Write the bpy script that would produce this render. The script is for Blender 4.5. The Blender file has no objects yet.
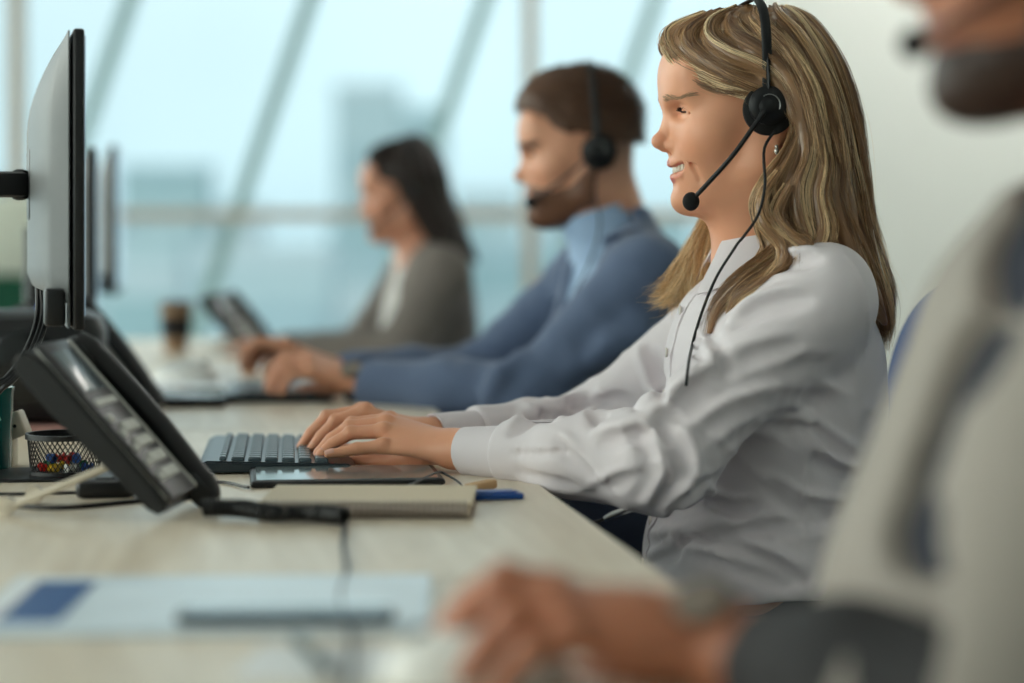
import bpy, math, random
import numpy as np
from mathutils import Vector, Matrix
random.seed(7)
RNG = np.random.default_rng(11)
sc = bpy.context.scene
COL = sc.collection
FPX = 2112.0
CX, CY, CZ = 512.0, 235.0, 1.01          # principal column, horizon row, camera height
DESK_Z = 0.74


def at(px, py, Y):
    """a point seen in the photograph at (px,py), Y metres in front of the camera"""
    return np.array([(px - CX) * Y / FPX, Y, CZ - (py - CY) * Y / FPX])


def V3(*a):
    return np.array(a, dtype=float)


def unit(v):
    v = np.asarray(v, float)
    return v / (np.linalg.norm(v) + 1e-12)

# ------------------------------------------------------------------ scene graph helpers


def tag(o, label=None, cat=None, group=None, kind=None):
    if label: o['label'] = label
    if cat: o['category'] = cat
    if group: o['group'] = group
    if kind: o['kind'] = kind
    return o


def empty(name, loc=(0, 0, 0), rz=0, label=None, cat=None, group=None):
    o = bpy.data.objects.new(name, None)
    COL.objects.link(o)
    o.location = loc
    o.rotation_euler = (0, 0, rz)
    o.empty_display_size = .05
    return tag(o, label, cat, group)


def link(name, me, mat, parent=None, world=True):
    """link a mesh; when world=True the vertices are in world space and are moved into the parent's space"""
    o = bpy.data.objects.new(name, me)
    COL.objects.link(o)
    if mat is not None:
        me.materials.clear()
        me.materials.append(mat)
    if parent is not None:
        o.parent = parent
        if world:
            bpy.context.view_layer.update()
            me.transform(parent.matrix_world.inverted())
    return o


def mesh_np(name, verts, quads=None, tris=None, smooth=True, cols=None, crease=None):
    me = bpy.data.meshes.new(name)
    verts = np.asarray(verts, np.float32)
    me.vertices.add(len(verts))
    me.vertices.foreach_set('co', verts.ravel())
    fl, st, n = [], [], 0
    tot = []
    if quads is not None and len(quads):
        q = np.asarray(quads, np.int32)
        fl.append(q.ravel()); st.append(np.arange(len(q)) * 4); tot.append(np.full(len(q), 4)); n = len(q) * 4
    if tris is not None and len(tris):
        t = np.asarray(tris, np.int32)
        fl.append(t.ravel()); st.append(n + np.arange(len(t)) * 3); tot.append(np.full(len(t), 3))
    fl = np.concatenate(fl).astype(np.int32)
    st = np.concatenate(st).astype(np.int32)
    me.loops.add(len(fl)); me.loops.foreach_set('vertex_index', fl)
    me.polygons.add(len(st)); me.polygons.foreach_set('loop_start', st)
    me.update(calc_edges=True)
    me.validate()
    me.polygons.foreach_set('use_smooth', np.full(len(me.polygons), smooth))
    if cols is not None:
        c = np.ones((len(verts), 4), np.float32); c[:, :3] = cols
        at_ = me.color_attributes.new('Col', 'FLOAT_COLOR', 'POINT')
        at_.data.foreach_set('color', c.ravel())
    return me

# ------------------------------------------------------------------ polygon builder


class MB:
    def __init__(s):
        s.v = []; s.f = []

    def add(s, vs, fs):
        n = len(s.v)
        s.v += [tuple(map(float, v)) for v in vs]
        s.f += [tuple(i + n for i in f) for f in fs]
        return s

    def box(s, c, d, R=None, bev=0.0, taper=1.0):
        """box with optionally bevelled vertical section (rounded in all axes, 1 step)"""
        c = np.array(c, float); h = np.array(d, float) / 2
        R = np.eye(3) if R is None else np.asarray(R)
        if bev <= 0:
            vs = [np.array([x * h[0], y * h[1], z * h[2]]) * (np.array([taper, taper, 1]) if z > 0 else 1)
                  for z in (-1, 1) for y in (-1, 1) for x in (-1, 1)]
            fs = [(0, 2, 3, 1), (4, 5, 7, 6), (0, 1, 5, 4), (2, 6, 7, 3), (0, 4, 6, 2), (1, 3, 7, 5)]
            return s.add([c + R @ v for v in vs], fs)
        b = min(bev, h.min() * .99)
        # rounded box: rings of an outline with rounded corners at 4 heights
        def ring(z, ins):
            pts = []
            hx, hy = h[0] - ins, h[1] - ins
            r = max(b - ins * .5, b * .3)
            for (sx, sy, a0) in ((1, 1, 0), (-1, 1, 90), (-1, -1, 180), (1, -1, 270)):
                for k in range(4):
                    a = math.radians(a0 + 30 * k)
                    pts.append(np.array([sx * (hx - r) + r * math.cos(a), sy * (hy - r) + r * math.sin(a), z]))
            return pts
        prof = [(-h[2], b), (-h[2] + .3 * b, .3 * b), (-h[2] + b, 0), (h[2] - b, 0), (h[2] - .3 * b, .3 * b), (h[2], b)]
        rings = [ring(z, i) for z, i in prof]
        n = len(rings[0]); vs = []; fs = []
        for k, rg in enumerate(rings):
            sc_ = 1 + (taper - 1) * (rg[0][2] + h[2]) / (2 * h[2])
            vs += [c + R @ (p * np.array([sc_, sc_, 1])) for p in rg]
        for k in range(len(rings) - 1):
            for i in range(n):
                j = (i + 1) % n
                fs.append((k * n + i, k * n + j, (k + 1) * n + j, (k + 1) * n + i))
        fs.append(tuple(range(n - 1, -1, -1)))
        fs.append(tuple((len(rings) - 1) * n + i for i in range(n)))
        return s.add(vs, fs)

    def tube(s, pts, r, n=10, closed=False, caps=True, flat=1.0, up=None):
        pts = [np.array(p, float) for p in pts]
        m = len(pts)
        rs = r if hasattr(r, '__len__') else [r] * m
        tang = []
        for i in range(m):
            if closed:
                t = pts[(i + 1) % m] - pts[i - 1]
            else:
                t = pts[min(i + 1, m - 1)] - pts[max(i - 1, 0)]
            tang.append(unit(t))
        u = np.array(up, float) if up is not None else (V3(0, 0, 1) if abs(tang[0][2]) < .9 else V3(1, 0, 0))
        vs = []; fs = []
        for i in range(m):
            t = tang[i]
            u = unit(u - t * (u @ t)); w = np.cross(t, u)
            for k in range(n):
                a = 2 * math.pi * k / n
                vs.append(pts[i] + rs[i] * (math.cos(a) * w + flat * math.sin(a) * u))
        rng = m if closed else m - 1
        for i in range(rng):
            i2 = (i + 1) % m
            for k in range(n):
                k2 = (k + 1) % n
                fs.append((i * n + k, i * n + k2, i2 * n + k2, i2 * n + k))
        if caps and not closed:
            fs.append(tuple(range(n - 1, -1, -1)))
            fs.append(tuple((m - 1) * n + k for k in range(n)))
        return s.add(vs, fs)

    def lathe(s, c, prof, n=32, R=None, sx=1.0, sy=1.0):
        """prof: list of (r,z); closed to the axis where r == 0"""
        c = np.array(c, float); R = np.eye(3) if R is None else np.asarray(R)
        vs = []; fs = []
        for (r, z) in prof:
            for k in range(n):
                a = 2 * math.pi * k / n
                vs.append(c + R @ np.array([r * sx * math.cos(a), r * sy * math.sin(a), z]))
        for i in range(len(prof) - 1):
            for k in range(n):
                k2 = (k + 1) % n
                fs.append((i * n + k, i * n + k2, (i + 1) * n + k2, (i + 1) * n + k))
        if prof[0][0] > 1e-6: fs.append(tuple(range(n - 1, -1, -1)))
        if prof[-1][0] > 1e-6: fs.append(tuple((len(prof) - 1) * n + k for k in range(n)))
        return s.add(vs, fs)

    def ball(s, c, r, n=20, R=None):
        r = np.array(r if hasattr(r, '__len__') else (r, r, r), float)
        prof = [(math.sin(math.pi * i / (n // 2)), -math.cos(math.pi * i / (n // 2))) for i in range(n // 2 + 1)]
        R = np.eye(3) if R is None else np.asarray(R)
        return s.lathe(c, [(max(a, 1e-7), b) for a, b in prof], n, R @ np.diag(r))

    def prism(s, outline, t, o=(0, 0, 0), R=None, hole=None):
        """closed 2-D outline (x,z) extruded along local y by t, centred"""
        o = np.array(o, float); R = np.eye(3) if R is None else np.asarray(R)
        n = len(outline)
        vs = [o + R @ np.array([x, -t / 2, z]) for x, z in outline] + [o + R @ np.array([x, t / 2, z]) for x, z in outline]
        fs = [tuple(range(n)), tuple(range(2 * n - 1, n - 1, -1))]
        for i in range(n):
            j = (i + 1) % n
            fs.append((i, i + n, j + n, j))
        return s.add(vs, fs)

    def sheet(s, grid, t=0.0):
        """grid[i][j] points; thickness t along the local normal"""
        g = np.array(grid, float); a, b = g.shape[:2]
        du = np.gradient(g, axis=0); dv = np.gradient(g, axis=1)
        nn = np.cross(du, dv); nn /= (np.linalg.norm(nn, axis=2, keepdims=True) + 1e-12)
        top = g + nn * t / 2; bot = g - nn * t / 2
        vs = list(top.reshape(-1, 3)) + list(bot.reshape(-1, 3)); N = a * b; fs = []
        for i in range(a - 1):
            for j in range(b - 1):
                q = (i * b + j, (i + 1) * b + j, (i + 1) * b + j + 1, i * b + j + 1)
                fs.append(q); fs.append(tuple(N + k for k in q[::-1]))
        for i in range(a - 1):
            fs.append((i * b, N + i * b, N + (i + 1) * b, (i + 1) * b))
            fs.append((i * b + b - 1, (i + 1) * b + b - 1, N + (i + 1) * b + b - 1, N + i * b + b - 1))
        for j in range(b - 1):
            fs.append((j, j + 1, N + j + 1, N + j))
            e = (a - 1) * b
            fs.append((e + j, N + e + j, N + e + j + 1, e + j + 1))
        return s.add(vs, fs)

    def build(s, name, mat, parent=None, smooth=False, world=True, bevel=0.0, seg=2, sharp=35):
        me = bpy.data.meshes.new(name)
        me.from_pydata(s.v, [], s.f)
        me.validate(); me.update()
        import bmesh
        bm = bmesh.new(); bm.from_mesh(me)
        bmesh.ops.recalc_face_normals(bm, faces=bm.faces)
        if bevel > 0:
            es = [e for e in bm.edges if len(e.link_faces) == 2 and e.calc_face_angle(0) > math.radians(30)]
            bmesh.ops.bevel(bm, geom=es, offset=bevel, segments=seg, affect='EDGES', clamp_overlap=True)
            smooth = True
        if smooth:
            for e in bm.edges:
                e.smooth = not (len(e.link_faces) == 2 and e.calc_face_angle(0) > math.radians(sharp))
            for f in bm.faces: f.smooth = True
        bm.to_mesh(me); bm.free()
        return link(name, me, mat, parent, world)


def frame(fwd, up=(0, 0, 1)):
    """3x3 with columns x=fwd, y=left, z=up'"""
    x = unit(fwd); z = np.array(up, float); z = unit(z - x * (z @ x)); y = np.cross(z, x)
    return np.stack([x, y, z], 1)


def rot(ax, deg):
    return np.array(Matrix.Rotation(math.radians(deg), 3, ax))


def spline(pts, n):
    """Catmull-Rom through pts (any dimension), n samples"""
    P = np.array(pts, float)
    if len(P) < 3:
        t = np.linspace(0, 1, n)[:, None]
        return P[0] * (1 - t) + P[-1] * t
    P = np.vstack([2 * P[0] - P[1], P, 2 * P[-1] - P[-2]])
    m = len(P) - 3
    out = []
    for t in np.linspace(0, m - 1e-9, n):
        i = int(t); u = t - i
        a, b, c, d = P[i:i + 4]
        out.append(.5 * ((2 * b) + (c - a) * u + (2 * a - 5 * b + 4 * c - d) * u * u + (-a + 3 * b - 3 * c + d) * u ** 3))
    return np.array(out)

# ------------------------------------------------------------------ implicit surfaces


def nz(p, s, seed=0.0):
    """cheap smooth pseudo noise in about [-1,1]"""
    x = p[:, 0] * s + seed; y = p[:, 1] * s + 1.7 * seed; z = p[:, 2] * s - .6 * seed
    a = np.sin(x * 1.0 + 1.3 * np.sin(y * .9 + .5 * z)) * np.cos(z * 1.1 + .8 * np.sin(x * .7))
    b = np.sin(y * 1.9 + 1.1 * np.sin(z * 1.7 + x)) * np.cos(x * 2.1 + 1.2 * np.sin(y))
    return .65 * a + .35 * b


def rcone(a, b, ra, rb=None):
    a = np.asarray(a, float); b = np.asarray(b, float); rb = ra if rb is None else rb
    ba = b - a; L2 = max(ba @ ba, 1e-12)
    def f(p):
        pa = p - a
        h = np.clip(pa @ ba / L2, 0, 1)
        return np.linalg.norm(pa - h[:, None] * ba, axis=1) - (ra + (rb - ra) * h)
    return f


def fcone(a, b, ra, rb, up, fl):
    """round cone flattened by fl along direction up"""
    a = np.asarray(a, float); b = np.asarray(b, float); up = unit(up)
    ba = b - a; L2 = max(ba @ ba, 1e-12)
    def f(p):
        pa = p - a
        h = np.clip(pa @ ba / L2, 0, 1)
        q = pa - h[:, None] * ba
        w = q @ up
        q = q + np.outer(w * (1 / fl - 1), up)
        return (np.linalg.norm(q, axis=1) - (ra + (rb - ra) * h)) * min(fl, 1.0)
    return f


def chain(pts, rs):
    return [rcone(pts[i], pts[i + 1], rs[i], rs[i + 1]) for i in range(len(pts) - 1)]


def ell(c, r, R=None):
    c = np.asarray(c, float); r = np.asarray(r, float)
    def f(p):
        q = p - c
        if R is not None: q = q @ R
        k0 = np.linalg.norm(q / r, axis=1); k1 = np.linalg.norm(q / (r * r), axis=1) + 1e-9
        return k0 * (k0 - 1) / k1
    return f


def rbox(c, h, r, R=None):
    c = np.asarray(c, float); h = np.asarray(h, float) - r
    def f(p):
        q = p - c
        if R is not None: q = q @ R
        q = np.abs(q) - h
        return np.linalg.norm(np.maximum(q, 0), axis=1) + np.minimum(q.max(1), 0) - r
    return f


def half(o, n):
    """negative on the side opposite to n"""
    o = np.asarray(o, float); n = unit(n)
    return lambda p: (p - o) @ n


def loft(levels, power=2.0):
    """levels rows: z, cx, cy, ax, ay (sorted by z)"""
    L = np.array(sorted(levels), float)
    # densify smoothly
    S = spline(L, 12 * (len(L) - 1) + 1); S = S[np.argsort(S[:, 0])]
    z0, z1 = S[0, 0], S[-1, 0]
    def f(p):
        z = np.clip(p[:, 2], z0, z1)
        cx, cy, ax, ay = (np.interp(z, S[:, 0], S[:, i]) for i in (1, 2, 3, 4))
        u = np.abs((p[:, 0] - cx) / ax); v = np.abs((p[:, 1] - cy) / ay)
        k = (u ** power + v ** power) ** (1 / power)
        d = (k - 1) * np.minimum(ax, ay)
        dz = np.maximum(p[:, 2] - z1, z0 - p[:, 2])
        return np.where(dz > 0, np.sqrt(np.maximum(d, 0) ** 2 + dz ** 2), np.maximum(d, dz))
    return f


class SDF:
    def __init__(s):
        s.ops = []

    def u(s, f, k=0.0):
        for g in (f if isinstance(f, list) else [f]):
            s.ops.append(('u', g, k))
        return s

    def sub(s, f, k=0.0):
        for g in (f if isinstance(f, list) else [f]):
            s.ops.append(('s', g, k))
        return s

    def cut(s, f, k=0.0):       # intersect
        s.ops.append(('i', f, k)); return s

    def disp(s, f):             # adds f(p) to the distance
        s.ops.append(('d', f, 0)); return s

    def ev(s, p, act=None):
        d = np.full(len(p), 9.0)
        for i, (o, f, k) in enumerate(s.ops):
            if act is not None and not act[i]: continue
            v = f(p)
            if o == 'u':
                if k > 0:
                    h = np.maximum(k - np.abs(d - v), 0) / k
                    d = np.minimum(d, v) - h * h * k / 4
                else: d = np.minimum(d, v)
            elif o == 's':
                if k > 0:
                    h = np.maximum(k - np.abs(d + v), 0) / k
                    d = np.maximum(d, -v) + h * h * k / 4
                else: d = np.maximum(d, -v)
            elif o == 'i':
                d = np.maximum(d, v)
            else:
                d = d + v
        return d

    def fn(s):
        return lambda p: s.ev(p)


def axis(lo, hi, coarse, fine=None):
    """grid coordinates, with finer steps inside the given (lo,hi,step) bands"""
    out = [lo]; x = lo
    while x < hi:
        st = coarse
        for (a, b, s_) in (fine or []):
            if a - coarse * .5 <= x < b: st = min(st, s_)
        x += st
        out.append(x)
    return np.array(out)


def nets(sdf, xs, ys, zs, B=14):
    nx, ny, nz_ = len(xs), len(ys), len(zs)
    V = np.empty((nx, ny, nz_), np.float32)
    bx = [(i, min(i + B, nx)) for i in range(0, nx, B)]
    by = [(i, min(i + B, ny)) for i in range(0, ny, B)]
    bz = [(i, min(i + B, nz_)) for i in range(0, nz_, B)]
    blk = [(a, b, c) for a in bx for b in by for c in bz]
    cen = np.array([[(xs[a[0]] + xs[a[1] - 1]) / 2, (ys[b[0]] + ys[b[1] - 1]) / 2, (zs[c[0]] + zs[c[1] - 1]) / 2] for a, b, c in blk])
    rad = np.array([math.sqrt((xs[a[1] - 1] - xs[a[0]]) ** 2 + (ys[b[1] - 1] - ys[b[0]]) ** 2 + (zs[c[1] - 1] - zs[c[0]]) ** 2) / 2 for a, b, c in blk])
    # per op distance at the block centres
    dist = np.stack([f(cen) if o in 'us' else np.zeros(len(cen)) for o, f, k in sdf.ops])
    ks = np.array([k for _, _, k in sdf.ops])
    tot = sdf.ev(cen)
    for n, (a, b, c) in enumerate(blk):
        R = rad[n] * 1.35 + .006
        sl = (slice(*a), slice(*b), slice(*c))
        if abs(tot[n]) > R + .02:
            V[sl] = 1 if tot[n] > 0 else -1
            continue
        act = dist[:, n] < R + ks + .01
        if not act.any():
            V[sl] = 1; continue
        X, Y, Z = np.meshgrid(xs[sl[0]], ys[sl[1]], zs[sl[2]], indexing='ij')
        P = np.stack([X.ravel(), Y.ravel(), Z.ravel()], 1)
        V[sl] = sdf.ev(P, act).reshape(X.shape)
    ins = V < 0
    cnt = np.zeros((nx - 1, ny - 1, nz_ - 1), np.uint8)
    for i in (0, 1):
        for j in (0, 1):
            for k in (0, 1):
                cnt += ins[i:nx - 1 + i, j:ny - 1 + j, k:nz_ - 1 + k]
    I, J, K = np.nonzero((cnt > 0) & (cnt < 8))
    M = len(I)
    idx = np.full(cnt.shape, -1, np.int32); idx[I, J, K] = np.arange(M)
    acc = np.zeros((M, 3)); w = np.zeros(M)
    cor = [(i, j, k) for i in (0, 1) for j in (0, 1) for k in (0, 1)]
    for p in cor:
        for ax in range(3):
            if p[ax] == 1: continue
            q = list(p); q[ax] = 1
            va = V[I + p[0], J + p[1], K + p[2]]; vb = V[I + q[0], J + q[1], K + q[2]]
            m = (va < 0) != (vb < 0)
            t = np.where(m, va / np.where(m, va - vb, 1), 0)
            pa = np.stack([xs[I + p[0]], ys[J + p[1]], zs[K + p[2]]], 1)
            pb = np.stack([xs[I + q[0]], ys[J + q[1]], zs[K + q[2]]], 1)
            acc += np.where(m[:, None], pa + (pb - pa) * t[:, None], 0); w += m
    verts = acc / w[:, None]
    quads = []
    for ax in range(3):
        sh = [slice(None)] * 3; s2 = [slice(None)] * 3
        sh[ax] = slice(0, -1); s2[ax] = slice(1, None)
        A = ins[tuple(sh)]; Bm = ins[tuple(s2)]
        e = A != Bm
        i, j, k = np.nonzero(e)
        o1, o2 = [(1, 2), (2, 0), (0, 1)][ax]
        c3 = [i, j, k]
        lim = [nx - 1, ny - 1, nz_ - 1]
        ok = (c3[o1] > 0) & (c3[o2] > 0) & (c3[o1] < lim[o1]) & (c3[o2] < lim[o2])
        c3 = [c[ok] for c in c3]
        flip = A[tuple(c3)]
        def cell(d1, d2):
            cc = list(c3); cc[o1] = cc[o1] + d1; cc[o2] = cc[o2] + d2
            return idx[cc[0], cc[1], cc[2]]
        q = np.stack([cell(-1, -1), cell(0, -1), cell(0, 0), cell(-1, 0)], 1)
        q[~flip] = q[~flip][:, ::-1]
        quads.append(q[(q >= 0).all(1)])
    return verts, np.concatenate(quads)


def sdf_obj(name, sdf, lo, hi, step, mat, parent=None, fine=None, colf=None, smooth_it=1, off=None):
    fine = fine or [None, None, None]
    ax = [axis(lo[i], hi[i], step, fine[i]) for i in range(3)]
    v, q = nets(sdf, *ax)
    for _ in range(smooth_it):
        e = np.concatenate([q[:, [0, 1]], q[:, [1, 2]], q[:, [2, 3]], q[:, [3, 0]]])
        s_ = np.zeros_like(v); c = np.zeros(len(v))
        for d in range(3):
            s_[:, d] = np.bincount(e[:, 0], v[e[:, 1], d], len(v)) + np.bincount(e[:, 1], v[e[:, 0], d], len(v))
        c = np.bincount(e[:, 0], minlength=len(v)) + np.bincount(e[:, 1], minlength=len(v))
        v = .5 * v + .5 * s_ / np.maximum(c, 1)[:, None]
    cols = colf(v) if colf is not None else None
    me = mesh_np(name, v, quads=q, cols=cols)
    return link(name, me, mat, parent)

# ------------------------------------------------------------------ materials
MATS = {}


def mat(name, col=(.8, .8, .8), rough=.5, metal=0.0, spec=.5, bump=0.0, bscale=200., nscale=None, namp=0.0, sss=0.0,
        vcol=False, emis=None, estr=0.0, sheen=0.0, coat=0.0, trans=0.0, ior=1.45, weave=0.0):
    if name in MATS: return MATS[name]
    m = bpy.data.materials.new(name); m.use_nodes = True
    nt = m.node_tree; N = nt.nodes; L = nt.links
    b = N['Principled BSDF']
    b.inputs['Roughness'].default_value = rough
    b.inputs['Metallic'].default_value = metal
    b.inputs['Specular IOR Level'].default_value = spec
    b.inputs['IOR'].default_value = ior
    b.inputs['Sheen Weight'].default_value = sheen
    b.inputs['Coat Weight'].default_value = coat
    b.inputs['Transmission Weight'].default_value = trans
    if sss:
        b.inputs['Subsurface Weight'].default_value = sss
        b.inputs['Subsurface Radius'].default_value = (.9, .3, .15)
        b.inputs['Subsurface Scale'].default_value = .008
    tc = N.new('ShaderNodeTexCoord')
    src = None
    if vcol:
        a = N.new('ShaderNodeAttribute'); a.attribute_name = 'Col'
        src = a.outputs['Color']
    if nscale:
        n = N.new('ShaderNodeTexNoise'); n.inputs['Scale'].default_value = nscale; n.inputs['Detail'].default_value = 5
        L.new(tc.outputs['Object'], n.inputs['Vector'])
        mr = N.new('ShaderNodeMapRange'); mr.inputs['To Min'].default_value = 1 - namp; mr.inputs['To Max'].default_value = 1 + namp
        L.new(n.outputs['Fac'], mr.inputs['Value'])
        mx = N.new('ShaderNodeVectorMath'); mx.operation = 'SCALE'
        if src is not None: L.new(src, mx.inputs[0])
        else: mx.inputs[0].default_value = col[:3]
        L.new(mr.outputs[0], mx.inputs['Scale'])
        src = mx.outputs[0]
    if src is not None: L.new(src, b.inputs['Base Color'])
    else: b.inputs['Base Color'].default_value = (*col[:3], 1)
    if bump:
        n2 = N.new('ShaderNodeTexNoise'); n2.inputs['Scale'].default_value = bscale; n2.inputs['Detail'].default_value = 4
        L.new(tc.outputs['Object'], n2.inputs['Vector'])
        bp = N.new('ShaderNodeBump'); bp.inputs['Strength'].default_value = bump; bp.inputs['Distance'].default_value = .002
        L.new(n2.outputs['Fac'], bp.inputs['Height']); L.new(bp.outputs[0], b.inputs['Normal'])
    if weave:
        w1 = N.new('ShaderNodeTexWave'); w1.inputs['Scale'].default_value = 700; w1.bands_direction = 'DIAGONAL'
        L.new(tc.outputs['Object'], w1.inputs['Vector'])
        bp = N.new('ShaderNodeBump'); bp.inputs['Strength'].default_value = weave; bp.inputs['Distance'].default_value = .0005
        L.new(w1.outputs['Fac'], bp.inputs['Height']); L.new(bp.outputs[0], b.inputs['Normal'])
    if emis is not None:
        b.inputs['Emission Color'].default_value = (*emis, 1); b.inputs['Emission Strength'].default_value = estr
    MATS[name] = m
    return m


def srgb(r, g, b):
    f = lambda c: (c / 255 / 12.92) if c / 255 <= .04045 else ((c / 255 + .055) / 1.055) ** 2.4
    return (f(r), f(g), f(b))
# ------------------------------------------------------------------ people
class Head:
    """local axes: f forward, s towards the ear facing the camera, u up; origin at the ear hole"""
    def __init__(h, O, yaw=0, pitch=0, roll=0, sc_=1.0):
        h.O = np.array(O, float); h.k = sc_
        # facing -X, near side = -Y
        R = np.array([[-1, 0, 0], [0, -1, 0], [0, 0, 1.0]]).T
        a, b, c = map(math.radians, (yaw, pitch, roll))
        # yaw>0 turns the face towards the camera, pitch>0 lifts the chin
        h.R = rot('Z', yaw) @ rot('Y', pitch) @ rot('X', roll) @ R

    def w(h, f, s, u):
        return h.O + h.R @ (np.array([f, s, u]) * h.k)

    def loc(h, p):
        return ((p - h.O) @ h.R) / h.k

    def wrap(h, fn):
        if isinstance(fn, list): return [h.wrap(g) for g in fn]
        return lambda p: fn(h.loc(p)) * h.k


LIP_UP = [(.1065, 0, -.0525), (.1040, .011, -.0518), (.0970, .0230, -.0495), (.0885, .0325, -.0462)]
LIP_LO = [(.1015, 0, -.0700), (.1005, .010, -.0690), (.0965, .0230, -.0660), (.0885, .0325, -.0515)]


def project(S, P, off=0.0, it=4):
    P = np.array(P, float); e = .0008
    for _ in range(it):
        d = S.ev(P) - off
        g = np.stack([S.ev(P + np.eye(3)[i] * e) - S.ev(P - np.eye(3)[i] * e) for i in range(3)], 1) / (2 * e)
        g /= np.linalg.norm(g, axis=1, keepdims=True) + 1e-9
        P = P - g * d[:, None]
    return P, g


def head_ops(S, h, male=False, smile=True, open_mouth=True):
    W = h.wrap
    def U(f, k): S.u(W(f), k * h.k)
    def D(f, k): S.sub(W(f), k * h.k)
    m = 1.0 if male else 0.0
    U(ell((.021, 0, .036), (.0925, .074 + .002 * m, .079)), .01)
    U(ell((.046, 0, .000), (.066, .064, .075)), .02)
    U(ell((.050, 0, -.036), (.052, .054 + .004 * m, .060)), .02)                 # mid face
    # jaw
    for s in (1, -1):
        U(rcone((.010, s * .050, -.052 - .006 * m), (.072, s * .016, -.094), .016 + .003 * m, .014), .025)
        U(rcone((.002, s * .056, -.015), (.010, s * .052, -.058), .014, .015 + .002 * m), .03)
    U(ell((.0900, 0, -.0945), (.0165 + .001 * m, .018 + .004 * m, .0155)), .016)     # chin
    U(ell((.045, 0, -.088), (.045, .040, .020)), .02)                               # underside
    U(ell((.067, 0, -.060), (.0368, .0390, .034)), .02)                              # muzzle
    for s in (1, -1):
        U(ell((.066, s * .043, -.016), (.022, .020, .018)), .022)                   # cheekbone
        if smile:
            U(ell((.0680, s * .0365, -.030), (.0225, .0195, .0175)), .024)
        U(rcone((.1035, s * .010, .0185), (.086, s * .044, .0215), .0085 + .001 * m, .0075), .014)   # brow
        U(ell((.092, s * .026, .052), (.020, .03, .03)), .03)
    # sockets
    for s in (1, -1):
        D(ell((.1060, s * .031, .0055), (.0135, .0165, .0080)), .012)
    # nose
    U(rcone((.1015, 0, .008), (.1085, 0, -.010), .0072, .0068), .010)
    U(rcone((.1085, 0, -.010), (.1185, 0, -.0260), .0066, .0080), .008)
    U(ell((.1198, 0, -.0275), (.0088, .0090, .0080)), .006)
    for s in (1, -1):
        U(ell((.1045, s * .0115, -.0325), (.0105, .0062, .0075)), .005)
    U(rcone((.104, 0, -.037), (.1145, 0, -.0355), .004), .005)
    for s in (1, -1):
        D(ell((.1085, s * .0065, -.0405), (.0055, .0032, .0036)), .002)
    # lids with a narrow slit
    for s in (1, -1):
        U(ell((.0855, s * .031, .0070), (.0140, .0155, .0125)), .005)
        U(rcone((.0975, s * .020, .0075), (.088, s * .045, .0095), .0022, .0022), .003)
        U(rcone((.0975, s * .021, .0005), (.0885, s * .044, .0030), .0022, .0022), .004)
        D(ell((.0975, s * .0320, .0042), (.0080, .0090, .0010 if smile else .0030)), .001)
        D(rcone((.0915, s * .046, .0015), (.080, s * .055, -.004), .0008), .004)   # crow's feet
        D(rcone((.0915, s * .046, .0035), (.078, s * .056, .004), .0006), .003)
    # mouth
    up = LIP_UP
    lo = LIP_LO
    if not open_mouth:
        lo = [(.1040, 0, -.0625), (.1020, .009, -.0620), (.0965, .018, -.0595), (.0890, .0260, -.0550)]
        up = [(.1060, 0, -.0545), (.1035, .009, -.0540), (.0975, .018, -.0545), (.0890, .0260, -.0550)]
    for s in (1, -1):
        g = lambda P: [(a, s * b, c) for a, b, c in P]
        if open_mouth:
            D(chain(g([(.108, 0, -.0608), (.1050, .012, -.0598), (.0985, .0235, -.0570), (.0905, .0322, -.0494)]), [.0068, .0066, .0062, .0026]), .002)
        else:
            D(chain(g([(.110, 0, -.0585), (.107, .011, -.0580), (.1005, .019, -.0570), (.0915, .0275, -.0555)]), [.0014, .0014, .0012, .001]), .003)
        U(chain(g(up), [.0042, .0042, .0028, .0013]), .004)
        U(chain(g(lo), [.0052, .0050, .0036, .0014]), .004)
        if smile:   # nasolabial fold, cheek crease
            D(chain(g([(.0950, .0310, -.0440), (.0865, .0395, -.0570), (.0800, .0410, -.0720)]), [.0004, .0006, .0004]), .007)
        else:
            D(chain(g([(.1015, .0175, -.037), (.0930, .0300, -.0480), (.0880, .0330, -.0580)]), [.0010, .0010, .0006]), .006)
    D(rcone((.1105, -.010, -.0775), (.1105, .010, -.0775), .0045), .010)      # below the lip
    D(rcone((.1135, 0, -.043), (.1115, 0, -.050), .0012), .004)              # philtrum
    # ears
    for s in (1, -1):
        Re = rot('Y', -14)
        U(ell((-.007, s * .0735, .002), (.0175, .0062, .031), Re), .004)
        U(ell((.000, s * .0715, -.026), (.0080, .0050, .0105)), .004)
        D(ell((-.003, s * .0815, .003), (.0100, .0065, .0190), Re), .003)
        U(ell((-.0005, s * .0755, -.003), (.0045, .0040, .0080)), .003)


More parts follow.
